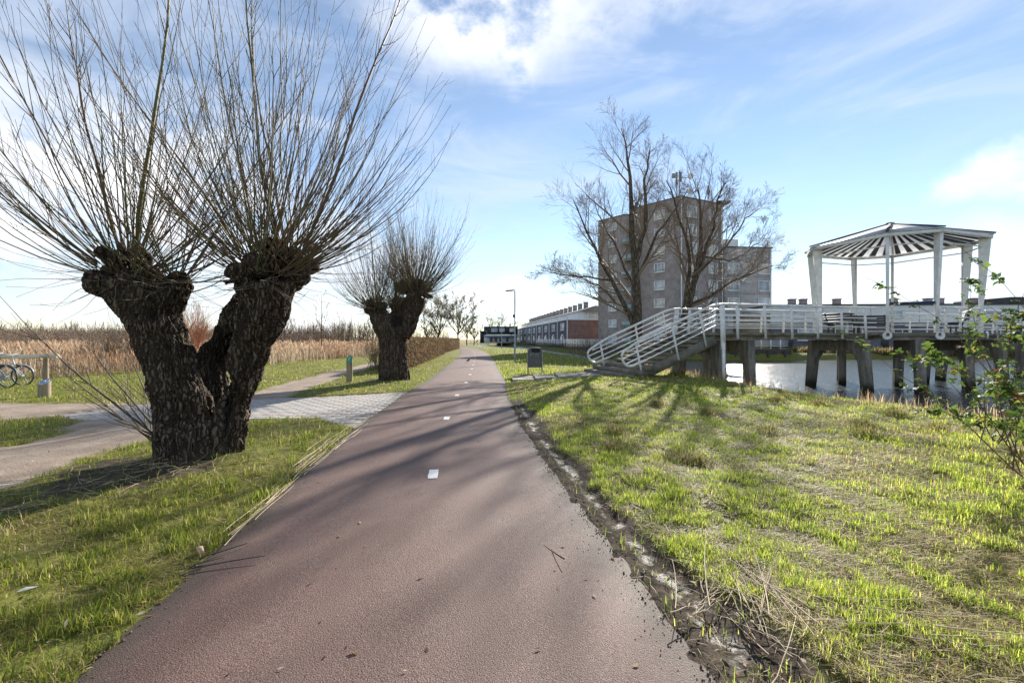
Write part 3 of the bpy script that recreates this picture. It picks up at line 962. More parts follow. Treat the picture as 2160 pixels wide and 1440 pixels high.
bench((15.95, 21.9, DZ + .013), R(110), 'dark slatted bench in the left half of the pavilion')
bench((19.75, 20.35, DZ + .013), R(-125), 'dark slatted bench under a white cloth in the right half of the pavilion')
bench((18.7, 23.6, DZ + .013), R(-25), 'dark slatted bench along the rear rail of the pavilion')
cl = MB()
nu, nv = 7, 10
uu, vv = np.meshgrid(np.linspace(-.3, .3, nu), np.linspace(0, 1, nv))
yv = np.where(vv < .5, .29 + vv * .24 - .035, .41 + .07 - (vv - .5) * .06); zv = np.where(vv < .5, .50 + vv * 1.02, 1.03 - (vv - .5) * .9)
ca, sa = math.cos(R(-125)), math.sin(R(-125))
wob = .02 * np.sin(uu * 17 + vv * 4)
lx, ly = uu + .02 * np.sin(vv * 9), yv + wob
q = np.arange(nu * nv).reshape(nv, nu)
cl.add(np.stack([19.75 + lx * ca - ly * sa, 20.35 + lx * sa + ly * ca, DZ + .013 + zv], -1).reshape(-1, 3), np.stack([q[:-1, :-1], q[:-1, 1:], q[1:, 1:], q[1:, :-1]], -1).reshape(-1, 4))
co = solo('cloth', cl, pbr('white_cloth', (.62, .60, .60), .9, .08, 6, .2), 'white cloth hung over the back of a pavilion bench', 'cloth', (19.75, 20.35, DZ + .5), smooth=True)
sm = co.modifiers.new('thick', 'SOLIDIFY'); sm.thickness = .006

# ------------------------------------------------------------------ small props
def gz(x, y):
    return float(ground_z(np.array([x]), np.array([y]))[0])


def scribble(mb, pts, rad):
    mb.tubes(np.array(pts, float), rad, 4)


# litter bin
bx, by = 1.02, 20.2
bz = gz(bx, by)
bn = thing('litter_bin', 'grey steel litter bin on two legs beside the cycle path with graffiti', 'litter bin', (bx, by, bz))
m = MB()
wx, dyb, z0, z1 = .56, .36, bz + .30, bz + 1.08
prof = [(-wx / 2, z0), (wx / 2, z0), (wx / 2, z1), (wx / 2 - .07, z1 + .10), (-wx / 2 + .07, z1 + .10), (-wx / 2, z1)]
v = [(bx + a, by + s * dyb / 2, z) for s in (-1, 1) for a, z in prof]
n = 6
m.add(v, [(i, n + i, n + (i + 1) % n, (i + 1) % n) for i in range(n)]); m.add(v, [(0, 1, 2, 3, 4, 5)]); m.add(v, [(11, 10, 9, 8, 7, 6)])
body = part('body', m, bin_steel, bn)
part('opening', MB().box((bx + .02, by - dyb / 2 - .004, z1 - .03), (.36, .012, .17)), black, bn)
part('hood', MB().bar((bx - .25, by - dyb / 2 - .03, z1 + .075), (bx + .25, by - dyb / 2 - .03, z1 + .075), .10, .03), galv, bn)
for s in (-1, 1):
    part('leg', MB().tubes(np.array([(bx + s * (wx / 2 + .03), by, bz - .15), (bx + s * (wx / 2 + .03), by, z1)]), .032, 8), galv, bn)
gr = MB()
fz = z1 - .30
for st in ([(-.20, 0), (-.21, .13), (-.10, .15)], [(-.20, .07), (-.12, .08)], [(-.06, .14), (-.07, .02), (-.02, -.01), (.03, .03), (.03, .14)], [(.17, .13), (.08, .12), (.08, .06), (.15, .07), (.08, .05), (.07, 0), (.17, .01)]):
    scribble(gr, [(bx + a, by - dyb / 2 - .003, fz + b_) for a, b_ in st], .009)
part('graffiti', gr, pbr('pale_spray_paint', (.45, .46, .46), .7, .1, 9, 0), body)


def bollard(loc, rad, h, cut, disc, mark, label):
    b = thing('wooden_bollard', label, 'bollard', loc, 'wooden route bollards')
    x, y, z = loc
    S = 20; a = np.arange(S) * 2 * math.pi / S
    jit = 1 + .03 * np.sin(a * 3 + 1)
    rings = []
    for zz in (-.2, 0.0, .35 * h, .65 * h):
        rings.append(np.stack([x + rad * jit * np.cos(a), y + rad * jit * np.sin(a), np.full(S, z + zz)], -1))
    top = np.stack([x + rad * np.cos(a), y + rad * np.sin(a), z + h - cut / 2 + cut / 2 * np.sin(a)], -1)
    rings.append(top)
    mb = MB(); V = np.concatenate(rings); k = np.arange(S)
    mb.add(V, np.concatenate([np.stack([r * S + k, r * S + (k + 1) % S, (r + 1) * S + (k + 1) % S, (r + 1) * S + k], -1) for r in range(4)]))
    mb.add(np.vstack([[top.mean(0)], top]), [(0, 1 + i, 1 + (i + 1) % S) for i in range(S)])
    part('post', mb, wood_old, b)
    # badge on the slanted face
    slope = math.atan2(cut / 2, rad); nrm = np.array((0, -math.sin(slope), math.cos(slope))); vx = np.array((1., 0, 0)); vy = np.array((0, math.cos(slope), math.sin(slope)))
    c0 = np.array((x, y, z + h - cut / 2)); asp = 1 / math.cos(slope)

    def disc_mb(r, ry, lift):
        c = c0 + nrm * lift
        p = [c + vx * r * math.cos(t) + vy * ry * math.sin(t) for t in a]
        bk = [q - nrm * .012 for q in p]
        d = MB().add([c] + p, [(0, 1 + i, 1 + (i + 1) % S) for i in range(S)])
        return d.add(p + bk, [(i, S + i, S + (i + 1) % S, (i + 1) % S) for i in range(S)])
    for (r, lift, mt, nm) in disc:
        part(nm, disc_mb(rad * r, rad * r * min(asp, 1.5), lift), mt, b)
    mk = MB()
    for st in mark:
        mk.tubes(np.array([c0 + nrm * .022 + vx * rad * u_ + vy * rad * v_ for u_, v_ in st]), rad * .055, 4)
    part('symbol', mk, MATS['badge_white'], b)
    return b


MATS['badge_white'] = pbr('badge_white', (.75, .77, .78), .5, .05, 6, 0)
bw_, bg_, bb_ = MATS['badge_white'], pbr('badge_green', (.02, .33, .17), .5, .12, 6, 0), pbr('badge_blue', (.06, .24, .52), .5, .12, 6, 0)
p = G(94, 836)
bollard((p[0], p[1], gz(p[0], p[1])), .135, .50, .17, [(.80, .008, bw_, 'badge_rim'), (.68, .013, bb_, 'badge'), (.5, .015, bw_, 'badge_ring'), (.42, .018, bb_, 'badge_centre')],
        [[(-.3, -.05), (-.15, .2), (.1, .22), (.3, .02), (.2, -.2)], [(-.15, .2), (-.1, -.25)], [(.1, .2), (.08, -.25)], [(-.1, .1), (.15, .05), (.1, -.1)]],
        'short round wooden bollard with a blue and white badge on its slanted top')
p = G(737, 808)
bollard((p[0], p[1], gz(p[0], p[1])), .11, 1.0, .30, [(.86, .008, bg_, 'badge')],
        [[(-.45, .5), (-.2, .75), (.1, .6), (.35, .8)], [(-.4, .05), (-.1, .3), (.2, .1), (.45, .3)], [(-.1, .55), (.05, .2), (-.15, -.2), (.1, -.6)], [(-.4, -.4), (-.1, -.25), (.3, -.5)]],
        'tall wooden bollard with a green badge on its slanted top beside the pollard willow')

# hitching rail
hx, hy = -17.0, 16.6
hr = thing('hitching_rail', 'pale log bicycle rail on wooden posts at the left edge', 'rail', (hx, hy, gz(hx, hy)))
lp = np.array([(hx + .45 - i * .42, hy + .02 * math.sin(i * 2.1), .98 + .025 * math.sin(i * 1.7) - .004 * i) for i in range(15)])
part('log', MB().tubes(lp, np.array([.078 + .012 * math.sin(i * 2.9) for i in range(15)])[None], 10), wood_pale, hr, smooth=True)
for xx in (hx, hx - 2.6, hx - 5.2):
    part('post', MB().tubes(np.array([(xx, hy, -.3), (xx, hy, .3), (xx, hy, .91)]), np.array([.085, .08, .078])[None], 10), wood_old, hr, smooth=True)


def bicycle(loc, rz, framemat, label, steer=0.0):
    b = thing('bicycle', label, 'bicycle', loc, 'bicycles parked at the log rail'); b.rotation_euler = (R(4), 0, rz); WORLD[b.name] = (0, 0, 0)

    def ring(cx, cz, r, tr, mt, par, k=32, nm='tyre'):
        a = np.linspace(0, 2 * math.pi, k + 1)
        return part(nm, MB().tubes(np.stack([cx + r * np.cos(a), a * 0, cz + r * np.sin(a)], -1), tr, 6, cap=False), mt, par, smooth=True)
    for cx in (0, -1.08):
        wh = ring(cx, .355, .337, .019, black, b, nm='wheel')
        ring(cx, .355, .312, .010, galv, wh, nm='rim')
        sp = MB()
        for k in range(18):
            a = k * math.pi / 9
            sp.tubes(np.array([(cx, (.02 if k % 2 else -.02), .355), (cx + .31 * math.cos(a), 0, .355 + .31 * math.sin(a))]), .0022, 3)
        part('spokes', sp, galv, wh)
        part('hub', MB().tubes(np.array([(cx, -.05, .355), (cx, .05, .355)]), .022, 8), galv, wh)
        a = np.linspace(.15 if cx else .4, 2.6 if cx else 2.2, 14)
        part('mudguard', MB().tubes(np.stack([cx + .372 * np.cos(a), a * 0, .355 + .372 * np.sin(a)], -1), .018, 5), framemat, b, smooth=True)
    hd0, hd1, bb, st = (-.20, 0, .62), (-.27, 0, .90), (-.60, 0, .29), (-.78, 0, .80)
    fr = MB()
    for p_, q_, r_ in ((hd0, hd1, .02), (hd1, (-.29, 0, .96), .014), (hd0, bb, .019), (bb, st, .017), ((-.25, 0, .80), (-.70, 0, .55), .016)):
        fr.tubes(np.array([p_, q_]), r_, 8)
    for s in (-.045, .045):
        fr.tubes(np.array([bb, (-1.08, s, .355)]), .010, 6).tubes(np.array([(-.75, 0, .70), (-1.08, s, .355)]), .009, 6)
        fr.tubes(np.array([(-.20, s * .6, .62), (-.12, s, .50), (0, s, .355)]), .012, 6)
    part('frame', fr, framemat, b, smooth=True)
    part('handlebar', MB().tubes(fillet([(-.48, -.30, 1.06), (-.30, -.22, 1.10), (-.26, 0, 1.06), (-.30, .22, 1.10), (-.48, .30, 1.06)], .08), .012, 6).tubes(np.array([hd1, (-.28, 0, 1.06)]), .013, 6), galv, b, smooth=True)
    part('saddle', MB().tubes(np.array([(-.64, 0, .93), (-.72, 0, .94), (-.86, 0, .95), (-.92, 0, .95)]), np.array([.02, .05, .09, .06])[None], 8).tubes(np.array([st, (-.80, 0, .92)]), .013, 6), black, b, smooth=True)
    part('headlight', MB().tubes(np.array([(-.19, 0, .72), (-.10, 0, .73)]), np.array([.025, .04])[None], 8), black, b, smooth=True)
    part('crank', MB().tubes(np.array([(-.60, -.08, .29), (-.52, -.08, .13)]), .010, 5).tubes(np.array([(-.60, .08, .29), (-.68, .08, .45)]), .010, 5).tubes(np.array([(-.60, -.04, .29), (-.60, -.03, .29)]), .09, 14), galv, b)
    return b


silver = pbr('silver_blue_paint', (.48, .53, .60), .35, .08, 5, 0, metal=.3)
graphite = pbr('graphite_paint', (.08, .09, .10), .4, .1, 5, 0)
bicycle((-15.9, 14.35, gz(-15.9, 14.35) - .005), R(-3), graphite, 'dark bicycle in front, its front wheel nearest the camera at the log rail')
bicycle((-16.75, 15.6, gz(-16.75, 15.6) - .005), R(6), silver, 'silver bicycle leaning behind the dark one at the log rail')


def lamp(px, Y, label, h=4.9):
    x = (px - CX) / F * Y; z = gz(x, Y)
    l = thing('street_lamp', label, 'street lamp', (x, Y, z), 'street lamps along the cycle path')
    part('pole', MB().tubes(np.array([(x, Y, z - .2), (x, Y, z + 1.2), (x, Y, z + 1.25), (x, Y, z + h)]), np.array([.075, .07, .05, .04])[None], 10), galv, l, smooth=True)
    hd = part('lamp_head', MB().box((x - .33, Y, z + h + .02), (.62, .22, .06), [(1, 0, .07), (0, 1, 0), (-.07, 0, 1)]), galv, l)
    part('lamp_glass', MB().box((x - .38, Y, z + h - .028), (.42, .16, .02), [(1, 0, .07), (0, 1, 0), (-.07, 0, 1)]), pane_bright, hd)
    if Y < 40:
        part('junction_box', MB().box((x - .09, Y - .02, z + 3.15), (.1, .12, .22)), black, l)
    return l


lamp(1086, 31.5, 'nearest blue grey street lamp with a flat head, left of the litter bin')
lamp(1058, 72, 'second nearest street lamp, on the yellow verge beside the pond')
for px, Y, wd in ((1027, 112, 'third'), (1007, 150, 'fourth'), (993, 190, 'fifth'), (984, 235, 'farthest')):
    lamp(px, Y, wd + ' street lamp from the camera along the curving cycle path')


# ------------------------------------------------------------------ buildings
WCACHE = {}


def window(parent, c, ang, w_, h_, nm=2, pane=None, trans=True, depth=.10):
    """c = centre of the window on the wall, ang = direction of the wall, outward is to the right of it"""
    if pane is None:
        pane = random.choice((pane_bright, pane_bright, pane_mid, pane_cream))
    key = (w_, h_, nm, trans, depth, pane.name if pane else 0)
    if key not in WCACHE:
        fr = MB(); t = .13
        for s in (-1, 1):
            fr.box((s * (w_ / 2 - t / 2), -depth / 2, 0), (t, depth, h_))
            fr.box((0, -depth / 2, s * (h_ / 2 - t / 2)), (w_ - 2 * t, depth, t))
        for k in range(1, nm):
            fr.box((-w_ / 2 + w_ * k / nm, -depth / 2, 0), (.07, depth * .9, h_ - 2 * t))
        if trans:
            fr.box((0, -depth / 2, h_ * .18), (w_ - 2 * t, depth * .8, .06))
        fr.box((0, -depth / 2 - .04, -h_ / 2 - .03), (w_ + .1, depth + .08, .06))
        pn = MB().box((0, -.02, 0), (w_ - .1, .03, h_ - .1))
        WCACHE[key] = (fr.mesh('window', white_wall), pn.mesh('pane', pane or pane_bright))
    off = wloc(parent)
    o = link('window', WCACHE[key][0], parent, (c[0] - off[0], c[1] - off[1], c[2] - off[2])); o.rotation_euler = (0, 0, ang)
    link('pane', WCACHE[key][1], o)
    return o


def facing(p, q):
    """direction angle of a wall p->q such that its outside (local -y) looks to the camera side"""
    return math.atan2(q[1] - p[1], q[0] - p[0])


# apartment block
gl = .45
c0, c1, c2 = np.array((26.0, 70.0)), np.array((15.6, 82.4)), np.array((34.2, 74.2))
ap = thing('apartment_building', 'eight storey dark brick apartment block behind the bare trees', 'building', (26, 70, gl))
back_ = c1 + (c2 - c0)


def along(p, q, s):
    return p + (q - p) * s


TOP = 23.5
pa, pb = along(c0, c1, .515), along(c0, c1, .63)
nin = np.array((c2 - c0)) / np.linalg.norm(c2 - c0)
part('wall', MB().prism([c0, c2, pa + (c2 - c0), pa], gl - .3, TOP), brick_dark, ap)
part('stair_core', MB().prism([pa + nin * 1.6, pa + (c2 - c0), pb + (c2 - c0), pb + nin * 1.6], gl - .3, TOP - 1.2), brick_grey, ap)
part('wall', MB().prism([pb, pb + (c2 - c0), back_, c1], gl - .3, TOP - .65), brick_dark, ap)
for pts_, z in (([c0, c2, pa + (c2 - c0), pa], TOP), ([pb, pb + (c2 - c0), back_, c1], TOP - .65)):
    cen = np.mean(pts_, 0)
    part('roof_edge', MB().prism([cen + (np.array(p_) - cen) * 1.012 for p_ in pts_], z, z + .16), roof_dark, ap)
w0, w1 = np.array((35.0, 74.6)), np.array((43.0, 75.4))
part('wing_wall', MB().prism([w0, w1, w1 + (-1, 11), w0 + (-1, 11)], gl - .3, 16.6), brick_grey, ap)
part('wing_roof_edge', MB().prism([w0 + (-.1, -.1), w1 + (.15, -.1), w1 + (-.9, 11.1), w0 + (-1.1, 11.1)], 16.6, 16.8), roof_dark, ap)
part('wing_link', MB().prism([c2 + (.05, .6), w0 + (-.02, .7), w0 + (-1, 8), c2 + (-.5, 8)], gl - .3, 17.4), pane_dark, ap)
part('penthouse', MB().prism([w0 + (.3, 2.5), w0 + (3.4, 2.7), w0 + (3.0, 8), w0 + (0, 8)], 16.82, 18.5), white_wall, ap)
part('drain_pipe', MB().tubes(np.array([(c0[0] + .02, c0[1] - .12, gl), (c0[0] + .02, c0[1] - .12, TOP)]), .09, 6), white_wall, ap)
part('drain_pipe', MB().tubes(np.array([(c2[0] + .05, c2[1] - .1, gl), (c2[0] + .05, c2[1] - .1, TOP)]), .07, 6), white_wall, ap)
part('drain_pipe', MB().tubes(np.array([(w1[0] - .25, w1[1] - .12, gl), (w1[0] - .25, w1[1] - .12, 16.5)]), .07, 6), white_wall, ap)
FL = 2.82
angL = math.atan2((c0 - c1)[1], (c0 - c1)[0]); angR = math.atan2((c2 - c0)[1], (c2 - c0)[0]); angW = math.atan2((w1 - w0)[1], (w1 - w0)[0])
for k in range(8):
    z = TOP - 2.05 - k * FL
    for s, w_ in ((.23, 1.9),):
        c = along(c0, c1, s); window(ap, (c[0], c[1], z), angL, w_, 1.45, 3)
    c = along(c0, c1, .80); window(ap, (c[0], c[1], z - .2), angL, 1.7, 1.35, 2)
    for s in (.25, .77):
        c = along(c0, c2, s); window(ap, (c[0], c[1], z), angR, 2.1, 1.75, 2)
    if k >= 2.4:
        for s in (.17, .83):
            c = along(w0, w1, s); window(ap, (c[0], c[1], z + .2), angW, 2.0, 1.7, 2)
        part('wall_panel', MB().bar((*along(w0, w1, .05), z - 1.1), (*along(w0, w1, .95), z - 1.1), .08, .10), brick_dark, ap)
    if k >= 1:
        mid = along(pa, pb, .5) - nin * .2
        bal = part('balcony', MB().bar((*(pa - nin * .25), z - .95), (*(pb - nin * .25), z - .95), 1.2, .12), conc, ap)
        part('balcony_glass', MB().bar((*(pa - nin * .85), z - .42), (*(pb - nin * .85), z - .42), .03, .95), pbr('green_glass', (.22, .33, .33), .15, .15, 2, 0, spec=.8), bal)
        c = mid + nin * 1.8
        window(ap, (c[0], c[1], z - .1), angL, 1.2, 1.9, 1, pane=pane_dark)
an = MB()
ax_, ay_ = along(c0, c1, .06) + nin * .9
an.tubes(np.array([(ax_, ay_, TOP), (ax_, ay_, TOP + 4.4)]), .09, 6)
an.box((ax_ - .45, ay_, TOP + 3.2), (.28, .2, 1.9)).box((ax_ + .2, ay_, TOP + 3.4), (.25, .2, 1.5)).box((ax_ - .9, ay_, TOP + 3.6), (.5, .2, .7))
an.bar((ax_, ay_, TOP + 3.3), (ax_ + 1.5, ay_, TOP + 3.3), .07, .07).bar((ax_, ay_, TOP + 1.0), (ax_ + 1.2, ay_, TOP + 1.0), .07, .07)
an.bar((ax_ - .5, ay_, TOP + .02), (ax_, ay_, TOP + 1.2), .06, .06).bar((ax_ + .7, ay_, TOP + .02), (ax_, ay_, TOP + 1.2), .06, .06)
part('antenna_mast', an, galv, ap)
for dx, z, r in ((1.6, 3.4, .48), (1.4, 1.05, .42)):
    part('dish', MB().tubes(np.array([(ax_ + dx, ay_ - .1, TOP + z), (ax_ + dx, ay_ - .35, TOP + z), (ax_ + dx, ay_ - .45, TOP + z)]), np.array([r * .3, r, r])[None], 14), white_wall, ap)
p = along(c0, c2, .72) + (0, 1)
part('antenna_mast', MB().tubes(np.array([(p[0], p[1], TOP), (p[0], p[1], TOP + 3.0)]), .08, 6).box((p[0], p[1] - .1, TOP + 2.2), (.3, .2, 1.5)), galv, ap)
part('roof_canopy', MB().prism([c2 + (-.8, -.6), c2 + (1.3, -.4), c2 + (1.0, 3), c2 + (-1, 3)], TOP + .30, TOP + .5), roof_dark, ap)

# terrace of houses along the quay
h0, h1 = np.array((11.0, 90.0)), np.array((1.0, 185.0))
hd = (h1 - h0) / np.linalg.norm(h1 - h0); hn = np.array((hd[1], -hd[0]))
hn = hn if hn[0] > 0 else -hn
te = thing('terraced_houses', 'terrace of blue grey brick houses with white attic storeys beyond the quay', 'building', (11, 90, gl))
LW = np.linalg.norm(h1 - h0); BT = 5.35
dep = 11.5
part('wall', MB().prism([h0 + hd * .02, h1, h1 + hn * dep, h0 + hn * dep + hd * .02], gl - .3, BT), brick_blue, te)
part('end_wall', MB().prism([h0 - hd * .12 + hn * .12, h0, h0 + hn * dep, h0 - hd * .12 + hn * dep], gl + 1.2, BT + .02), brick_red, te)
part('end_plinth', MB().prism([h0 - hd * .16 + hn * .12, h0, h0 + hn * dep, h0 - hd * .16 + hn * dep], gl - .3, gl + 1.2), pbr('pale_plinth', (.45, .42, .37), .8, .1, 2, .1), te)
part('roof_edge', MB().prism([h0 - hd * .3 - hn * .15, h1 - hn * .15, h1 + hn * dep, h0 - hd * .3 + hn * dep], BT + .03, BT + .16), white_wall, te)
part('attic_wall', MB().prism([h0 + hd * .4 + hn * 2.6, h1 + hn * 2.6, h1 + hn * dep, h0 + hd * .4 + hn * dep], BT + .16, BT + 1.75), white_wall, te)
rz0 = BT + 1.78
v = []
for e in (h0 - hd * .3, h1):
    v += [(*(e + hn * 2.1), rz0), (*(e + hn * 5.6), rz0 + 1.15), (*(e + hn * (dep + .4)), rz0 - .1)]
m = MB().add(v, [(0, 1, 4, 3), (1, 2, 5, 4)]).add(v, [(0, 2, 1), (3, 4, 5)]).add(v, [(0, 3, 5, 2)])
part('roof', m, pbr('grey_roof_sheet', (.22, .225, .235), .6, .15, 1.5, .1), te)
part('gable', MB().add([(*(h0 + hd * .3 + hn * 2.7), rz0), (*(h0 + hd * .3 + hn * 5.6), rz0 + 1.0), (*(h0 + hd * .3 + hn * dep), rz0)], [(0, 2, 1)]), white_wall, te)
angT = math.atan2(-hd[1], -hd[0])
PER = 9.6
for k in range(9):
    s = 4.6 + k * PER
    c = h0 + hd * s - hn * .01
    window(te, (c[0], c[1], 4.15), angT, 3.4, 1.5, 3)
    # arched entrance: white surround with dark doorway
    m = MB(); r_ = 1.75; S = 12
    ar = [(-r_, gl), *[(-r_ * math.cos(math.pi * i / S), gl + .95 + r_ * .72 * math.sin(math.pi * i / S)) for i in range(S + 1)], (r_, gl)]
    cc = h0 + hd * (s + .2)
    vv_ = [(*(cc - hd * u_ - hn * .06), z_) for u_, z_ in ar]
    m.add([(*(cc - hn * .06), gl + .9)] + vv_, [(0, 1 + i, 2 + i) for i in range(len(ar) - 1)])
    ach = part('arched_entrance', m, white_wall, te)
    part('door', MB().bar((*(cc - hd * .9 - hn * .12), gl + .95), (*(cc + hd * .1 - hn * .12), gl + .95), .06, 1.9), pane_dark, ach)
    part('door', MB().bar((*(cc + hd * .4 - hn * .12), gl + .95), (*(cc + hd * 1.2 - hn * .12), gl + .95), .06, 1.7), pane_bright, ach)
    pp = h0 + hd * (s - 4.7) - hn * .1
    part('drain_pipe', MB().tubes(np.array([(*pp, gl), (*pp, BT)]), .11, 6), white_wall, te)
    for q_, off_ in ((2.2, 5.4), (7.0, 5.4)):
        ch = h0 + hd * (s - 4 + q_ + 3.5) + hn * off_
        part('chimney', MB().box((ch[0], ch[1], rz0 + 1.5), (.9, .9, 1.5)).box((ch[0], ch[1], rz0 + 2.3), (1.05, 1.05, .12)), brick_dark, te)
    part('roof_rail', MB().bar((*(h0 + hd * (s - 4.4) - hn * 0), BT + .75), (*(h0 + hd * (s + 4.4) - hn * 0), BT + .75), .05, .06).bar((*(h0 + hd * (s - 4.4)), BT + .16), (*(h0 + hd * (s - 4.4)), BT + .78), .06, .06, (1, 0, 0)), galv, te)
angG = math.atan2(hn[1], hn[0])
for q_ in (4.2, 5.6, 7.0, 8.4):
    c = h0 + hd * .38 + hn * q_
    window(te, (c[0], c[1], BT + 1.05), angG, 1.15, 1.1, 1)

# dark house at the end of the path
x0, x1, yb = (1021 - CX) / F * 150, (1092 - CX) / F * 150, 150.0
dh = thing('dark_house', 'dark clad flat roofed house at the bend with white lower storey', 'building', (x0, yb, gl))
part('lower_wall', MB().box(((x0 + x1) / 2, yb + 5, 1.4), (x1 - x0, 10, 2.2)), white_wall, dh)
part('upper_wall', MB().box(((x0 + x1) / 2, yb + 4.6, 4.45), (x1 - x0, 10.8, 2.6)), pbr('dark_cladding', (.035, .042, .05), .6, .15, 2, .1), dh)
part('side_block', MB().box((x0 - .7, yb + 5, 2.3), (1.4, 8, 4.0)), MATS['dark_cladding'], dh)
part('balcony', MB().box(((x0 + x1) / 2, yb - 1.0, 2.62), (x1 - x0, 1.2, .75)), pbr('blue_glass_front', (.30, .42, .50), .2, .1, 2, 0), dh)
for px, w_ in ((1043, 2.0), (1059, 1.7), (1080, 1.6)):
    window(dh, ((px - CX) / F * 150, yb - .82, 4.6), 0, w_, 1.1, 3)
for px in (1036, 1046, 1056, 1070):
    window(dh, ((px - CX) / F * 150, yb - .02, 1.35), 0, 1.2, 1.6, 1, pane=pane_dark)

# long white row on the far bank
e0, e1 = np.array((36.6, 64.0)), np.array((96.0, 60.5))
lr = thing('row_houses', 'long low row of houses with white upper storey across the pond', 'building', (36.6, 64, .4))
ed = (e1 - e0) / np.linalg.norm(e1 - e0); en = np.array((-ed[1], ed[0])); LE = np.linalg.norm(e1 - e0)
part('lower_wall', MB().prism([e0, e1, e1 + en * 9, e0 + en * 9], 0.1, 3.85), brick_blue, lr)
part('upper_wall', MB().prism([e0 - en * .35, e1 - en * .35, e1 + en * 9, e0 + en * 9], 3.85, 6.25), white_wall, lr)
part('roof_edge', MB().prism([e0 - en * .5 - ed * .2, e1 - en * .5, e1 + en * 9.2, e0 + en * 9.2 - ed * .2], 6.25, 6.45), roof_dark, lr)
part('end_bay', MB().prism([e0 - ed * 1.6 + en * .5, e0 - ed * .01 + en * .5, e0 + en * 9, e0 - ed * 1.6 + en * 9], .1, 5.2), pbr('tan_brick', (.30, .23, .16), .85, .15, 2, .2), lr)
angE = math.atan2(ed[1], ed[0])
for k in range(9):
    s = 3.4 + k * 6.4
    c = e0 + ed * s - en * .36
    window(lr, (c[0], c[1], 5.0), angE, 1.3 if k % 2 else 2.2, .95, 1 if k % 2 else 2)
    c = e0 + ed * (s + 1.2) - en * .01
    window(lr, (c[0], c[1], 2.2), angE, 2.4, 1.6, 2, pane=pane_dark if k % 3 else pane_bright)
    part('door', MB().bar((*(e0 + ed * (s - 1.6) - en * .03), 1.35), (*(e0 + ed * (s - .6) - en * .03), 1.35), .08, 2.1), white_wall if k % 2 else wood_dark, lr)
    part('panel_seam', MB().bar((*(e0 + ed * (s + 3.2) - en * .37), 3.9), (*(e0 + ed * (s + 3.2) - en * .37), 6.2), .05, .05, (1, 0, 0)), galv, lr)
    for q_ in (.4, 2.0):
        ch = e0 + ed * (s + q_ + 1.0) + en * 4
        if (k * 2 + int(q_)) % 3 != 1:
            part('chimney', MB().box((ch[0], ch[1], 6.95), (.8, .8, 1.0)).box((ch[0], ch[1], 7.5), (.95, .95, .12)), brick_dark, lr)
hi = e0 + ed * 31
part('high_roof', MB().prism([hi - en * .6, hi + ed * 14 - en * .6, hi + ed * 14 + en * 8, hi + en * 8], 6.46, 7.3), roof_dark, lr)


def fence(p, q_, z, h, step, label, nrails=4, name='white_fence'):
    p = np.asarray(p, float); q_ = np.asarray(q_, float); L = np.linalg.norm(q_ - p); d = (q_ - p) / L
    f_ = thing(name, label, 'fence', (p[0], p[1], z))
    for s in np.arange(0, L, step):
        c = p + d * s
        part('post', MB().box((c[0], c[1], z + h / 2), (.10, .10, h)), white_steel, f_)
    for k in range(nrails):
        zz = z + h - .05 - k * (h - .2) / nrails
        part('rail', MB().bar((*p, zz), (*q_, zz), .06, .07 if k else .10), white_steel, f_)
    return f_


fence((11.7, 56.3), (9.2, 80), .55, 1.0, 1.7, 'white quay fence in front of the terrace, nearer stretch beside the apartment block')
fence((9.2, 80.3), (5.8, 109.7), .55, 1.0, 2.2, 'white quay fence in front of the terrace, farther stretch')
fence((24.2, 47.8), (28.4, 46.8), .55, 1.05, .9, 'short white fence on the far bank seen under the footbridge')
fence((17.2, 51.2), (23.9, 47.9), .55, 1.05, 1.3, 'white fence on the far bank in front of the apartment block')


# ------------------------------------------------------------------ pollard willows
def unit(v):
    v = np.asarray(v, float)
    return v / (np.linalg.norm(v, axis=-1, keepdims=True) + 1e-9)


def n3(p, s, seed=0):
    """cheap 3-D noise from three planes"""
    p = p * s
    return (fbm(p[:, 0], p[:, 1] + 3.1, 3, seed) + fbm(p[:, 1], p[:, 2] + 7.7, 3, seed + 5) + fbm(p[:, 2], p[:, 0] + 1.3, 3, seed + 9)) / 3 - .5


def grow(p0, d0, L, r0, K=9, lift=.5, wander=.06, seed=0, tip=.0022):
    """N curved shoots: start, direction, length, base radius -> points, radii"""
    r_ = np.random.default_rng(seed)
    N = len(p0); P = np.empty((N, K, 3)); P[:, 0] = p0; d = unit(d0)
    st = (L / (K - 1))[:, None]
    for k in range(1, K):
        d = unit(d + np.array((0, 0, lift / (K - 1))) + r_.normal(size=(N, 3)) * wander)
        P[:, k] = P[:, k - 1] + d * st
    t = np.linspace(0, 1, K)[None]
    Rr = np.maximum(r0[:, None] * (1 - t) ** .8, tip)
    return P, Rr


def twigs_on(P, Rr, per, lmin, lmax, seed, t0=.25, ang=.55, tip=.0018, K=5, lift=.25, r0=None):
    r_ = np.random.default_rng(seed)
    N, Kp, _ = P.shape
    i = np.repeat(np.arange(N), per); t = r_.uniform(t0, .98, len(i)) * (Kp - 1)
    k = np.minimum(t.astype(int), Kp - 2); f = (t - k)[:, None]
    p = P[i, k] * (1 - f) + P[i, k + 1] * f; d = unit(P[i, k + 1] - P[i, k])
    side = unit(np.cross(d, r_.normal(size=d.shape)))
    L = r_.uniform(lmin, lmax, len(i)) * (1.15 - .6 * t / (Kp - 1))
    rb = np.minimum(Rr[i, k] * .6, .006) if r0 is None else np.full(len(i), r0)
    return grow(p, d + side * ang * r_.uniform(.6, 1.3, (len(i), 1)), L, rb, K, lift, .07, seed + 1, tip)


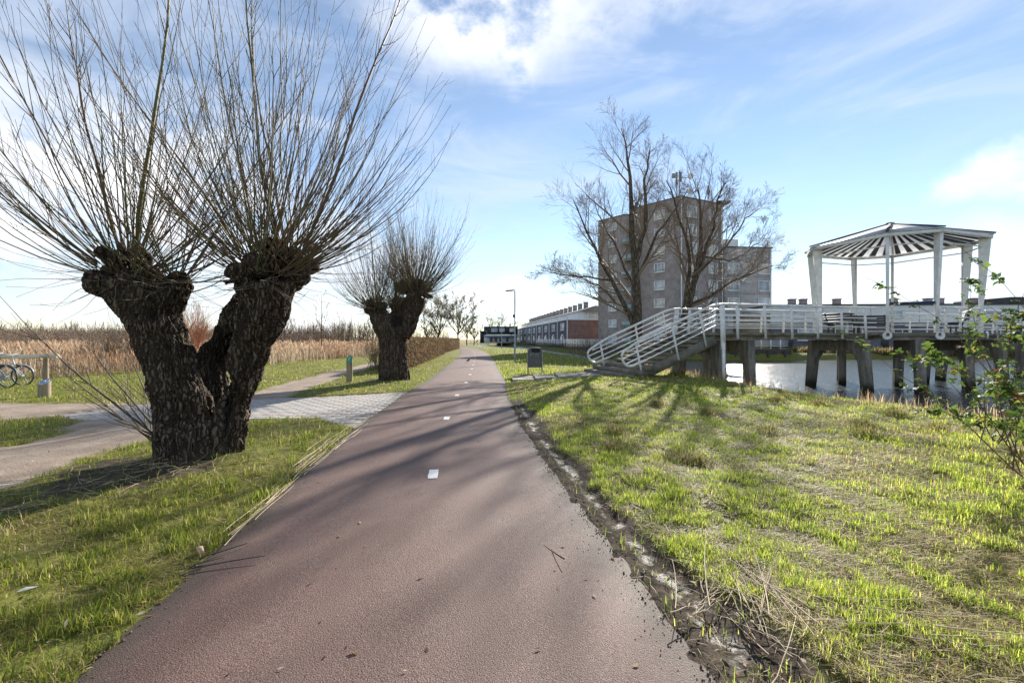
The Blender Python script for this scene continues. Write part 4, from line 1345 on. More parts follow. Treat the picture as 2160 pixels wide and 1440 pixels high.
def pollard(name, label, base, stems, heads, voxel, n_shoots, lens, seed, group=None, cavity=None, sprouts=0):
    r_ = np.random.default_rng(seed)
    root = thing(name, label, 'tree', base, group)
    mb = MB(); AX, AR = [], []
    for P, rad in stems:
        P = np.array(P, float); rad = np.array(rad, float)
        u = np.linspace(0, len(P) - 1, (len(P) - 1) * 5 + 1); k = np.minimum(u.astype(int), len(P) - 2); f = (u - k)
        f2 = f * f * (3 - 2 * f)
        rad = rad * (.93 if voxel < .02 else .95)
        Q = P[k] * (1 - f)[:, None] + P[k + 1] * f[:, None]; rr = rad[k] * (1 - f2) + rad[k + 1] * f2
        mb.tubes(Q, rr[None], 20); AX.append(Q); AR.append(rr)
    for c, rx, rz in heads:                                  # swollen, knobbly heads
        for q_ in range(12):
            o = unit(r_.normal(size=3)) * np.array((rx, rx, rz)) * r_.uniform(.35, .95)
            r0 = r_.uniform(.28, .50) * rx
            cc = np.array(c) + o
            a = np.linspace(0, math.pi, 7)
            axis_ = unit(o + np.array((0, 0, .25 * rz)) + r_.normal(size=3) * .03)
            mb.tubes(np.array([cc - axis_ * r0 * math.cos(t) for t in a]), (r0 * np.sin(a) + .004)[None], 10)
        for q_ in range(7):                                   # cut stubs
            o = unit(r_.normal(size=3) + np.array((0, 0, .3))) * np.array((rx, rx, rz))
            mb.tubes(np.array([np.array(c) + o * .6, np.array(c) + o * 1.28]), np.array([.22 * rx, .15 * rx])[None], 8)
    v, f, nr = remesh(mb, voxel)
    # furrowed bark: ridges that run along the stem and wander sideways
    ang = np.arctan2(v[:, 1] - base[1], v[:, 0] - base[0])
    zz = v[:, 2]
    ww = n3(v, 1.6, seed) * 1.4
    Qs = np.concatenate(AX); rs = np.concatenate(AR); near = np.empty(len(v), int)
    for k0 in range(0, len(v), 8000):
        dd = np.linalg.norm(v[k0:k0 + 8000, None] - Qs[None], axis=2) - rs[None]
        near[k0:k0 + 8000] = dd.argmin(1)
    o_ = v - Qs[near]
    hx = np.arctan2(o_[:, 1], o_[:, 0]) * (.34 if voxel < .02 else .6) * (1 if voxel < .02 else .6)
    rid = np.abs(fbm(hx * 15 + ww * 2.5, zz * 2.2 + ww * 2, 3, seed + 3) - .5) * 2
    rid2 = np.abs(fbm(hx * 27 + 3.3, zz * 4.5, 2, seed + 4) - .5) * 2
    sc = voxel / .014
    disp = (np.minimum(rid * 2.2, 1) - .6) * .055 + (np.minimum(rid2 * 2, 1) - .5) * .022 + n3(v, 3.2, seed + 8) * .12 + n3(v, 9, seed + 2) * .05
    v = v + nr * disp[:, None]
    colr = np.zeros_like(v)
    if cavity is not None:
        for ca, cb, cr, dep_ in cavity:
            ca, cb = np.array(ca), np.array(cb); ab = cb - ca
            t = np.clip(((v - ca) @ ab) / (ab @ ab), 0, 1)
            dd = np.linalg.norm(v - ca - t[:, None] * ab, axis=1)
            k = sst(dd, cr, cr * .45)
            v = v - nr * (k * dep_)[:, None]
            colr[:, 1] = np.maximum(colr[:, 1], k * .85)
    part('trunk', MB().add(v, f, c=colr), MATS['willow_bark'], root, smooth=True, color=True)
    for hi_, (c, rx, rz) in enumerate(heads):
        n = n_shoots[hi_]
        az = r_.uniform(0, 2 * math.pi, n); el = np.arcsin(np.clip(r_.uniform(.02, 1, n) ** .75, 0, .985))
        el = np.where(r_.random(n) < .16, r_.uniform(-.1, .5, n), el)
        d = np.stack([np.cos(az) * np.cos(el), np.sin(az) * np.cos(el), np.sin(el)], -1)
        p0 = np.array(c) + d * np.array((rx, rx, rz)) * .95 + r_.normal(size=(n, 3)) * .05
        d = unit(d + np.array((0, 0, .22)) + (np.array(c) - np.mean([q_[0] for q_ in heads], 0)) * np.array((.10, .06, 0)))
        L = lens * r_.uniform(.45, 1.0, n) * (.62 + .42 * np.sin(np.maximum(el, .05)))
        rad = np.where(r_.random(n) < .10, r_.uniform(.014, .028, n), r_.uniform(.005, .0115, n))
        rad = np.where((rad > .013) & (el < .75), .010, rad); L = np.where(rad > .013, L * 1.25, L)
        P, Rr = grow(p0, d, L, rad, 11, .85, .05, seed + 10 + hi_)
        base_c = np.stack([r_.uniform(.10, .16, n), r_.uniform(.085, .13, n), r_.uniform(.055, .075, n)], -1)
        cr = MB().tubes(P, Rr, 4, cap=False, c=base_c)
        T, TR = twigs_on(P, Rr, 5, .12, .65, seed + 30 + hi_)
        tc = np.repeat(base_c, 5, 0) * np.array((1.05, .85, .85))
        cr.tubes(T, TR, 3, cap=False, c=tc)
        T2, TR2 = twigs_on(P[rad > .012], Rr[rad > .012], 16, .5, 1.4, seed + 50 + hi_, t0=.15, K=7, lift=.4)
        cr.tubes(T2, TR2, 3, cap=False, c=(.13, .10, .07))
        # short dead sprays low on the head
        m_ = n // 2
        az = r_.uniform(0, 2 * math.pi, m_); el = r_.uniform(-.6, .35, m_)
        d = np.stack([np.cos(az) * np.cos(el), np.sin(az) * np.cos(el), np.sin(el)], -1)
        p0 = np.array(c) + d * np.array((rx, rx, rz)) * .9
        S_, SR = grow(p0, d, r_.uniform(.25, 1.0, m_) * lens / 3.4, np.full(m_, .0045), 7, .35, .12, seed + 70 + hi_)
        cr.tubes(S_, SR, 3, cap=False, c=(.20, .165, .12))
        part('crown', cr, MATS['twig'], root, smooth=True, color=True)
    return root


WY = 5.9


def WA(px, py, dy=0.0):
    return A(px, py, WY + dy)


base1 = (-4.05, WY, gz(-4.05, WY))
pollard('pollard_willow', 'big old pollard willow with a split hollow trunk in the left foreground', base1,
        [([WA(403, 1010), WA(402, 960), WA(388, 860), WA(358, 750), WA(316, 660), WA(275, 590)], [.46, .41, .35, .32, .32, .35]),
         ([WA(468, 1008, .10), WA(472, 950, .1), WA(492, 850, .12), WA(528, 740, .12), WA(556, 650, .1), WA(560, 590, .05)], [.28, .24, .20, .235, .31, .38]),
         ([WA(345, 650), WA(372, 600)], [.20, .17]),
         ([WA(438, 900, .32), WA(440, 780, .36), WA(478, 700, .34), WA(520, 640, .24)], [.25, .23, .19, .20])],
        [(WA(268, 585), .36, .36), (WA(372, 598, .02), .15, .16), (WA(553, 578, .05), .36, .36), (WA(612, 568, .20), .26, .27)],
        .015, (120, 36, 150, 80), 4.3, 11,
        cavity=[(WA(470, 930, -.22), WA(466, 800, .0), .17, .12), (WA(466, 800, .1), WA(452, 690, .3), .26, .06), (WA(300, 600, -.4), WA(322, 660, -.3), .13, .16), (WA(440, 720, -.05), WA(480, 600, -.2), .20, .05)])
# basal sprouts of the big willow
wil = [o for o in COL.objects if o.name == 'pollard_willow'][0]
sp = MB()
b0 = np.array([WA(338, 930) + rng.normal(size=3) * .04 for _ in range(9)])
tg = np.array([WA(0, 625, -.3), WA(110, 805, -.2), WA(150, 690, .1), WA(205, 830, -.3), WA(235, 700, 0), WA(300, 770, .3), WA(60, 690, .4), WA(250, 820, -.5), WA(180, 740, .5)])
P_, R_ = grow(b0, (tg - b0) + np.array((.15, 0, -.25)), np.linalg.norm(tg - b0, axis=1), np.array([.017, .014, .014, .010, .012, .009, .011, .008, .009]), 10, .28, .04, 5)
sp.tubes(P_, R_, 6, cap=False, c=(.085, .07, .05))
T_, TR_ = twigs_on(P_, R_, 11, .25, .9, 6, t0=.15, lift=.3)
sp.tubes(T_, TR_, 3, cap=False, c=(.095, .07, .05))
part('basal_sprouts', sp, MATS['twig'], wil, smooth=True, color=True)

W2 = 17.0


def WB(px, py, dy=0.0):
    return A(px, py, W2 + dy)


base2 = (-4.43, W2, gz(-4.43, W2))
pollard('pollard_willow', 'smaller pollard willow with two heads beside the cycle path and hedge', base2,
        [([WB(833, 815), WB(832, 800), WB(830, 760), WB(829, 715), WB(829, 685), WB(828, 662)], [.70, .60, .54, .52, .56, .42]),
         ([WB(818, 705), WB(803, 675), WB(792, 652)], [.40, .40, .34]),
         ([WB(842, 705), WB(862, 665), WB(880, 625)], [.46, .44, .38])],
        [(WB(793, 652), .40, .34), (WB(878, 618), .56, .40), (WB(838, 648, .0), .36, .26)],
        .03, (170, 360, 110), 3.5, 23,
        cavity=[(WB(835, 655, -.5), WB(838, 680, -.5), .28, .12)])


# ------------------------------------------------------------------ other trees
def bare_tree(name, label, base, limbs, seed, mat_trunk, levels, tint, group=None, thick=1.0, tipr=.006, trunk_sides=9, kids=(5, 6, 5), blen=(.42, .5, .5), upw=.35, wander=.09, limb_r=1.0):
    """limbs: hand placed main stems (points, radii); levels of finer branches grow from them"""
    root = thing(name, label, 'tree', base, group)
    K = 10; PL, RL = [], []
    for P, rad in limbs:
        P = np.array(P, float); rad = np.array(rad, float)
        s = np.linspace(0, len(P) - 1, K); k = np.minimum(s.astype(int), len(P) - 2); f = (s - k)[:, None]
        q_ = P[k] * (1 - f) + P[k + 1] * f
        PL.append(q_); RL.append(rad[k] * (1 - f[:, 0]) + rad[k + 1] * f[:, 0])
    P = np.array(PL); Rr = np.array(RL) * limb_r
    r_ = np.random.default_rng(seed)
    P[:, 1:-1] += r_.normal(size=P[:, 1:-1].shape) * .05 * thick
    part('trunk', MB().tubes(P, Rr, trunk_sides, cap=False, c=(0, 0, 0)), mat_trunk, root, smooth=True, color=True)
    cr = MB()
    for lv in range(levels):
        N, Kp, _ = P.shape
        n = kids[lv]
        i = np.repeat(np.arange(N), n); t = (np.tile(np.arange(n), N) + r_.uniform(0, 1, N * n)) / n
        t = (.18 + .80 * t) * (Kp - 1); k = np.minimum(t.astype(int), Kp - 2); f = (t - k)[:, None]
        p = P[i, k] * (1 - f) + P[i, k + 1] * f; d = unit(P[i, k + 1] - P[i, k])
        side = unit(np.cross(d, r_.normal(size=d.shape)))
        plen = np.linalg.norm(np.diff(P, axis=1), axis=2).sum(1)[i]
        L = plen * blen[lv] * r_.uniform(.55, 1.15, len(i)) * (1.15 - .65 * t / (Kp - 1))
        rb = Rr[i, k] * .45
        P, Rr = grow(p, d * .9 + side * r_.uniform(.5, 1.0, (len(i), 1)), L, rb, (8, 6, 5)[min(lv, 2)], upw, wander, seed + lv + 1, tipr)
        cr.tubes(P, Rr, (6, 4, 3)[min(lv, 2)], cap=False, c=np.tile(tint, (len(P), 1)) * r_.uniform(.8, 1.25, (len(P), 1)))
    part('crown', cr, MATS['twig'], root, smooth=True, color=True)
    return root, P


TY = 25.0


def TA(px, py, dy=0.0):
    return A(px, py, TY + dy)


tb = TA(1352, 770); tb[2] = gz(tb[0], tb[1])
bare_tree('bare_tree', 'tall bare tree with several upright stems behind the bridge stairs', tuple(tb),
          [([TA(1352, 775), TA(1345, 690), TA(1340, 560), TA(1332, 470), TA(1326, 370), TA(1322, 320), TA(1310, 270)], [.50, .42, .33, .24, .15, .09, .03]),
           ([TA(1350, 765), TA(1338, 680), TA(1295, 600), TA(1268, 545), TA(1235, 480), TA(1208, 420)], [.32, .26, .18, .14, .09, .03]),
           ([TA(1339, 560, 0), TA(1362, 480, -.3), TA(1360, 380, -.5), TA(1372, 310, -.4)], [.22, .18, .12, .03]),
           ([TA(1345, 640, .2), TA(1330, 590, 1.0), TA(1300, 520, 2), TA(1270, 470, 2.6), TA(1255, 430, 3)], [.18, .15, .11, .07, .03]),
           ([TA(1342, 590), TA(1390, 490, .6), TA(1425, 440, 1.0), TA(1450, 400, 1.4)], [.16, .12, .08, .03]),
           ([TA(1285, 590), TA(1240, 585, -.4), TA(1185, 580, -.8), TA(1140, 570, -1)], [.10, .07, .05, .02]),
           ([TA(1300, 640), TA(1262, 600, .5), TA(1220, 585, 1.2), TA(1165, 560, 1.5)], [.11, .08, .05, .02])],
          41, MATS['tree_bark'], 3, (.19, .145, .105), kids=(12, 10, 8), blen=(.45, .50, .70), tipr=.0042, upw=.25, limb_r=.58, wander=.065)
tb2 = TA(1440, 772, .6); tb2[2] = gz(tb2[0], tb2[1])
bare_tree('bare_tree', 'leaning bare tree with wide right hand branches behind the footbridge', tuple(tb2),
          [([TA(1432, 778, .6), TA(1440, 690, .6), TA(1468, 590, .6), TA(1482, 500, .6), TA(1478, 440, .6), TA(1470, 385, .8)], [.46, .38, .28, .18, .10, .03]),
           ([TA(1440, 690, .6), TA(1452, 600, .2), TA(1455, 520, 0), TA(1425, 430, -.2), TA(1405, 380, -.3)], [.26, .2, .14, .08, .03]),
           ([TA(1468, 590, .6), TA(1505, 480, .4), TA(1512, 420, .3), TA(1530, 385, .3)], [.18, .13, .08, .03]),
           ([TA(1438, 650, .5), TA(1500, 622, 0), TA(1560, 590, -.4), TA(1610, 565, -.7), TA(1650, 560, -.9)], [.17, .13, .09, .05, .02]),
           ([TA(1470, 580, .6), TA(1530, 520, 1.2), TA(1575, 460, 1.6), TA(1600, 440, 1.8)], [.14, .10, .06, .02]),
           ([TA(1480, 540, .6), TA(1540, 550, 1.6), TA(1590, 520, 2.2), TA(1625, 500, 2.6)], [.12, .08, .05, .02])],
          47, MATS['tree_bark'], 3, (.19, .145, .105), kids=(12, 10, 8), blen=(.45, .50, .70), tipr=.0042, upw=.25, limb_r=.58, wander=.065)


def simple_tree(name, label, px, Y, h, seed, tint, group=None, spread=.5, tipr=.012, leaves=0, leafcol=None, r0=.16, fork=.25, kids=(4, 6, 5), n=6):
    x = (px - CX) / F * Y; z = gz(x, Y); r_ = np.random.default_rng(seed)
    b = np.array((x, Y, z)); limbs = [([b - (0, 0, .2), b + (0, 0, h * fork), b + (r_.normal() * .2, 0, h * .6), b + (r_.normal() * .4, 0, h)], [r0, r0 * .8, r0 * .45, .02])]
    for i in range(n):
        a = i * 2 * math.pi / n + r_.uniform(-.4, .4); s = h * fork * r_.uniform(.9, 1.5)
        o = np.array((math.cos(a), math.sin(a), 0))
        limbs.append(([b + (0, 0, s), b + o * h * spread * .35 + (0, 0, s + h * .20), b + o * h * spread * .65 + (0, 0, h * r_.uniform(.6, .78)), b + o * h * spread * .8 + (0, 0, h * r_.uniform(.75, .95))], [r0 * .5, r0 * .36, r0 * .2, .015]))
    root, P = bare_tree(name, label, tuple(b), limbs, seed, MATS['tree_bark'], 3, tint, group, 1, tipr, 6, kids, (.40, .45, .5), .3)
    if leaves:
        pts_ = P[:, -1][r_.integers(0, len(P), leaves)] + r_.normal(size=(leaves, 3)) * .22
        lm = MB(); add_leaves(lm, pts_, r_, .10, .2, leafcol)
        part('leaves', lm, MATS['leaf'], root, color=True)
    return root


def add_leaves(mb, pts_, r_, smin, smax, col, asp=.55):
    n = len(pts_)
    d = unit(r_.normal(size=(n, 3))); s = unit(np.cross(d, r_.normal(size=(n, 3)))); L = r_.uniform(smin, smax, (n, 1))
    up_ = np.cross(d, s)
    v = np.stack([pts_, pts_ + d * L * .5 + s * L * asp * .5 + up_ * L * .06, pts_ + d * L, pts_ + d * L * .5 - s * L * asp * .5 + up_ * L * .06], 1)
    f = np.arange(n * 4).reshape(n, 4)
    c = np.array(col)[r_.integers(0, len(col), n)] * r_.uniform(.75, 1.25, (n, 1))
    mb.add(v.reshape(-1, 3), f, c=np.repeat(c, 4, 0))


OL = [(.10, .095, .03), (.14, .11, .04), (.07, .075, .025)]
simple_tree('olive_tree', 'olive brown leafy tree behind the hedge, left of the pair', 925, 74, 8.6, 3, (.14, .11, .075), 'trees behind the hedge', .42, leaves=4200, leafcol=OL, kids=(6, 8, 6), n=8, tipr=.016)
simple_tree('bare_tree', 'bare rounded tree behind the hedge, right of the pair', 966, 84, 10.2, 5, (.17, .14, .105), 'trees behind the hedge', .46, kids=(7, 9, 7), n=9, tipr=.016)
for i, (px, Y, h, lb) in enumerate(((985, 112, 7.5, 'small bare tree right of the rounded one at the bend'), (1000, 140, 8.0, 'distant bare tree left of the dark house'), (903, 92, 5.0, 'low bare bush tree just above the hedge'), (1043, 175, 11.5, 'thin tree rising behind the dark house roof'),
                                     (1078, 190, 9.5, 'bare tree behind the right end of the dark house'), (1112, 260, 12, 'faint far tree above the terrace roofs'))):
    simple_tree('bare_tree', lb, px, Y, h, 60 + i, (.15, .12, .09), 'distant trees at the bend', .42, tipr=.022, kids=(6, 7, 6), n=7)

# shrubs
def shrub(name, label, px, Y, h, wd, seed, tint, n=70, tw=7, group=None, leaves=0, col=None):
    x = (px - CX) / F * Y; z = gz(x, Y); r_ = np.random.default_rng(seed)
    root = thing(name, label, 'shrub', (x, Y, z), group)
    p0 = np.array((x, Y, z - .05)) + r_.normal(size=(n, 3)) * np.array((wd * .18, wd * .18, 0))
    d = unit(np.stack([r_.normal(size=n) * wd / h * .6, r_.normal(size=n) * wd / h * .6, np.ones(n)], -1))
    P, Rr = grow(p0, d, h * r_.uniform(.6, 1.08, n), np.full(n, .014), 7, .1, .07, seed, .005)
    m_ = MB().tubes(P, Rr, 4, cap=False, c=np.tile(tint, (n, 1)) * r_.uniform(.7, 1.3, (n, 1)))
    T, TR = twigs_on(P, Rr, tw, .2 * h, .5 * h, seed + 1, tip=.005)
    m_.tubes(T, TR, 3, cap=False, c=np.tile(tint, (len(T), 1)) * r_.uniform(.7, 1.3, (len(T), 1)))
    part('stems', m_, MATS['twig'], root, smooth=True, color=True)
    if leaves:
        lm = MB(); add_leaves(lm, T[r_.integers(0, len(T), leaves), -1] + r_.normal(size=(leaves, 3)) * .1, r_, .06, .14, col)
        part('leaves', lm, MATS['leaf'], root, color=True)
    return root


shrub('willow_shrub', 'orange red twigged shrub glimpsed through the fork of the big willow', 402, 30, 4.0, 1.9, 81, (.32, .12, .05), 90, 8)
shrub('brown_shrub', 'brown twiggy bush standing in the reeds left of the big willow', 238, 27, 2.4, 2.6, 82, (.17, .12, .07), 80, 9)
shrub('brown_shrub', 'thin brown bush between the smaller willow and the meadow', 795, 24, 1.8, 1.2, 83, (.20, .15, .09), 40, 8, leaves=150, col=[(.22, .15, .06)])
shrub('brown_shrub', 'dark bare bush at the foot of the apartment block by the stairs', 1255, 46, 3.6, 3.2, 84, (.14, .10, .08), 80, 9)
for i, (px, y_, Y) in enumerate(((678, 742, 52), (786, 740, 56), (600, 741, 62), (715, 740, 66))):
    x = (px - CX) / F * Y; z = gz(x, Y); b = np.array((x, Y, z)); h = (6.6, 6.0, 6.4, 5.6)[i]
    lb = ('young staked tree directly left of the green badge bollard', 'young staked tree left of the smaller willow trunk', 'young thin tree in the meadow beside the big willow', 'young thin tree between the staked ones')[i]
    rt, _ = bare_tree('young_tree', lb, tuple(b), [([b - (0, 0, .1), b + (0, 0, h * .4), b + (.05, 0, h * .75), b + (0, 0, h)], [.06, .05, .03, .012]), ([b + (0, 0, h * .35), b + (.5, .2, h * .6), b + (.6, .2, h * .85)], [.025, .02, .01]), ([b + (0, 0, h * .38), b + (-.5, -.2, h * .6), b + (-.6, -.1, h * .8)], [.025, .02, .01])],
                      90 + i, MATS['tree_bark'], 2, (.20, .17, .14), 'young trees in the meadow', .3, .010, 6, (6, 4), (.35, .45))
    if i < 2:
        for s in (-.35, .35):
            part('stake', MB().tubes(np.array([b + (s, 0, -.2), b + (s, 0, 1.0)]), .05, 6), wood_old, rt)

# hedge: a box of dense twigs and brown leaves, in two clipped lengths; the gap between them stands for a shadow band
hl = [(.19, .125, .065), (.25, .17, .09), (.13, .085, .05), (.10, .075, .05)]


def hedge(a, b, h, wd, n, label, seed):
    r_ = np.random.default_rng(seed); a = np.array(a, float); b = np.array(b, float); L = np.linalg.norm(b - a); d = (b - a) / L; nn = np.array((-d[1], d[0]))
    root = thing('hedge', label, 'hedge', (a[0], a[1], 0), 'clipped brown hedge beside the cycle path')
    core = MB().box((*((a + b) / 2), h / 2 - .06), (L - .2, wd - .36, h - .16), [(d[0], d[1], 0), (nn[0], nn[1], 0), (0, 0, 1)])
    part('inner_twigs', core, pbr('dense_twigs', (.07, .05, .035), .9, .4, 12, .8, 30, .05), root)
    u = r_.uniform(0, L, n); side = r_.integers(0, 4, n)
    off = np.where(side == 0, -wd / 2, np.where(side == 1, wd / 2, r_.uniform(-wd / 2, wd / 2, n))) + r_.normal(size=n) * .05
    z = np.where(side >= 2, h + r_.normal(size=n) * .035, r_.uniform(.03, h, n))
    e = r_.random(n) < .05; u = np.where(e, r_.choice([0, L], n), u); z = np.where(e, r_.uniform(0, h, n), z); off = np.where(e, r_.uniform(-wd / 2, wd / 2, n), off)
    p_ = np.stack([a[0] + d[0] * u + nn[0] * off, a[1] + d[1] * u + nn[1] * off, z], -1)
    lm = MB(); dist = np.linalg.norm(p_[:, :2], axis=1)
    add_leaves(lm, p_, r_, .07, .16, hl, .5)
    part('leaves', lm, MATS['reed'], root, color=True, kind='stuff')
    tw_ = MB(); k = n // 8
    dd = unit(np.stack([r_.normal(size=k) * .6, r_.normal(size=k) * .6, np.ones(k) * .8], -1))
    P, Rr = grow(p_[:k] - dd * .2, dd, r_.uniform(.2, .45, k), np.full(k, .008), 4, .1, .1, seed, .004)
    tw_.tubes(P, Rr, 3, cap=False, c=(.17, .125, .085))
    part('twigs', tw_, MATS['twig'], root, color=True, kind='stuff')


hedge((-5.75, 22.0), (-7.6, 47.5), 1.58, 1.0, 30000, 'nearer length of the clipped brown hedge next to the smaller willow', 5)
hedge((-8.0, 50.0), (-9.3, 76), 1.62, 1.0, 16000, 'farther length of the clipped brown hedge towards the bend', 6)


# ------------------------------------------------------------------ reeds, woodland, grass (nobody could count them)
def blades(n, pos, L, W, lean, head, col, bend=.6, r_=rng):
    """flat three triangle blades"""
    dx, dy = np.cos(head), np.sin(head)
    side = np.stack([-dy, dx, np.zeros(n)], -1); fwd = np.stack([dx, dy, np.zeros(n)], -1)
    upv = np.array((0, 0, 1.))
    mid = pos + (upv * np.cos(lean)[:, None] + fwd * np.sin(lean)[:, None]) * (L * .55)[:, None]
    l2 = np.minimum(lean + bend * (.3 + .7 * lean), 1.75)
    tip = mid + (upv * np.cos(l2)[:, None] + fwd * np.sin(l2)[:, None]) * (L * .45)[:, None]
    w2 = (W / 2)[:, None]
    v = np.stack([pos - side * w2, pos + side * w2, mid + side * w2 * .8, mid - side * w2 * .8, tip], 1)
    b = (np.arange(n) * 5)[:, None]
    f = np.concatenate([b + (0, 1, 2), b + (0, 2, 3), b + (3, 2, 4)], 0)
    return v.reshape(-1, 3), f, np.repeat(col, 5, 0)


def reeds(name, label, n, xr, yr, h, seed, mask):
    r_ = np.random.default_rng(seed)
    x = r_.uniform(*xr, n); y = yr[0] + (yr[1] - yr[0]) * r_.random(n) ** 1.6
    ok = mask(x, y) & (fbm(x * .9, y * .9, 3, seed + 7) > r_.uniform(.2, .55, n)); x, y = x[ok], y[ok]; n = len(x)
    L = h * r_.uniform(.6, 1.1, n) * (.75 + .5 * fbm(x * .25, y * .25, 3, seed))
    dist = np.hypot(x, y)
    pos = np.stack([x, y, ground_z(x, y) - .03], -1)
    c = np.array([(.46, .37, .26), (.54, .45, .33), (.36, .28, .20), (.42, .32, .24)])[r_.integers(0, 4, n)] * r_.uniform(.75, 1.2, (n, 1))
    pt = sst(fbm(x * .33, y * .33, 4, seed + 3), .42, .62)[:, None]
    c = c * (1 - pt) + pt * np.array((.30, .205, .14)) * r_.uniform(.7, 1.25, (n, 1)); L = L * (1 - .35 * pt[:, 0])
    head = r_.uniform(0, 2 * math.pi, n)
    v, f, cc = blades(n, pos, L, .010 + dist * .0008, np.abs(r_.normal(size=n)) * .24, head, c, .7)
    m_ = MB().add(v, f, c=cc)
    # plumes
    tp = v.reshape(n, 5, 3)[:, 4]; k = r_.random(n) < .45
    v2, f2, c2 = blades(k.sum(), tp[k] - (0, 0, .12), np.full(k.sum(), .30), .03 + dist[k] * .0013, np.abs(r_.normal(size=k.sum())) * .35, head[k], c[k] * np.array((1.05, .92, .85)), .8)
    m_.add(v2, f2, c=c2)
    o = struct(name, m_, MATS['reed'], color=True, kind='stuff', label=label)
    return o


def reed_mask(x, y):
    edge = np.interp(x, [-60, -24, -19, -15, -12, -9], [15.5, 17.5, 19.0, 25, 46, 50]) + (fbm(x * .35, x * 0 + 2, 3, 15) - .5) * 4
    return (y > edge) & (seg_dist(x, y, DIRT_C) > 2.5)


reeds('reed_bed', 'tall dry tan reeds behind the meadow', 90000, (-75, -10.5), (15, 75), 1.32, 19, reed_mask)


def woodland(n, seed):
    r_ = np.random.default_rng(seed)
    x = -r_.uniform(12, 190, n); y = r_.uniform(78, 135, n); ok = (x < -.125 * y - 2) & (d_path(x, y) > 9); x, y = x[ok], y[ok]; n = len(x)
    h = r_.uniform(2.9, 5.0, n) * (.55 + .9 * fbm(x * .05, y * .05, 3, 4)) * np.interp(x, [-150, -60, -20], [.75, .8, 1.15])
    p0 = np.stack([x, y, np.zeros(n)], -1); d = np.stack([r_.normal(size=n) * .12, r_.normal(size=n) * .12, np.ones(n)], -1)
    P, Rr = grow(p0, d, h, np.full(n, .06), 6, .1, .05, seed, .02)
    t = np.array([(.17, .125, .09), (.21, .15, .10), (.14, .11, .085), (.23, .155, .085)])[r_.integers(0, 4, n)]
    m_ = MB().tubes(P, Rr, 3, cap=False, c=t)
    T, TR = twigs_on(P, Rr, 12, .7, 2.0, seed + 1, t0=.08, tip=.016, K=4)
    m_.tubes(T, TR, 3, cap=False, c=np.repeat(t, 12, 0) * r_.uniform(.75, 1.3, (len(T), 1)))
    struct('woodland', m_, MATS['twig'], color=True, kind='stuff', label='brown leafless woodland edge beyond the reeds')


woodland(6500, 31)


def hedgerow(n, seed):
    r_ = np.random.default_rng(seed)
    x = -r_.uniform(28, 120, n); y = 48 + r_.uniform(0, 22, n) + .1 * (-x); h = r_.uniform(1.5, 2.7, n) * (.5 + fbm(x * .07, y * .07, 3, 14))
    p0 = np.stack([x, y, np.zeros(n)], -1); d = np.stack([r_.normal(size=n) * .3, r_.normal(size=n) * .3, np.ones(n)], -1)
    P, Rr = grow(p0, d, h, np.full(n, .03), 5, .1, .1, seed, .012)
    t = np.array([(.20, .14, .10), (.25, .17, .11), (.17, .13, .10)])[r_.integers(0, 3, n)]
    m_ = MB().tubes(P, Rr, 3, cap=False, c=t)
    T, TR = twigs_on(P, Rr, 9, .4, 1.1, seed + 1, t0=.1, tip=.011, K=4)
    m_.tubes(T, TR, 3, cap=False, c=np.repeat(t, 9, 0))
    struct('scrub', m_, MATS['twig'], color=True, kind='stuff', label='brown scrub behind the reeds on the left')


hedgerow(3600, 33)


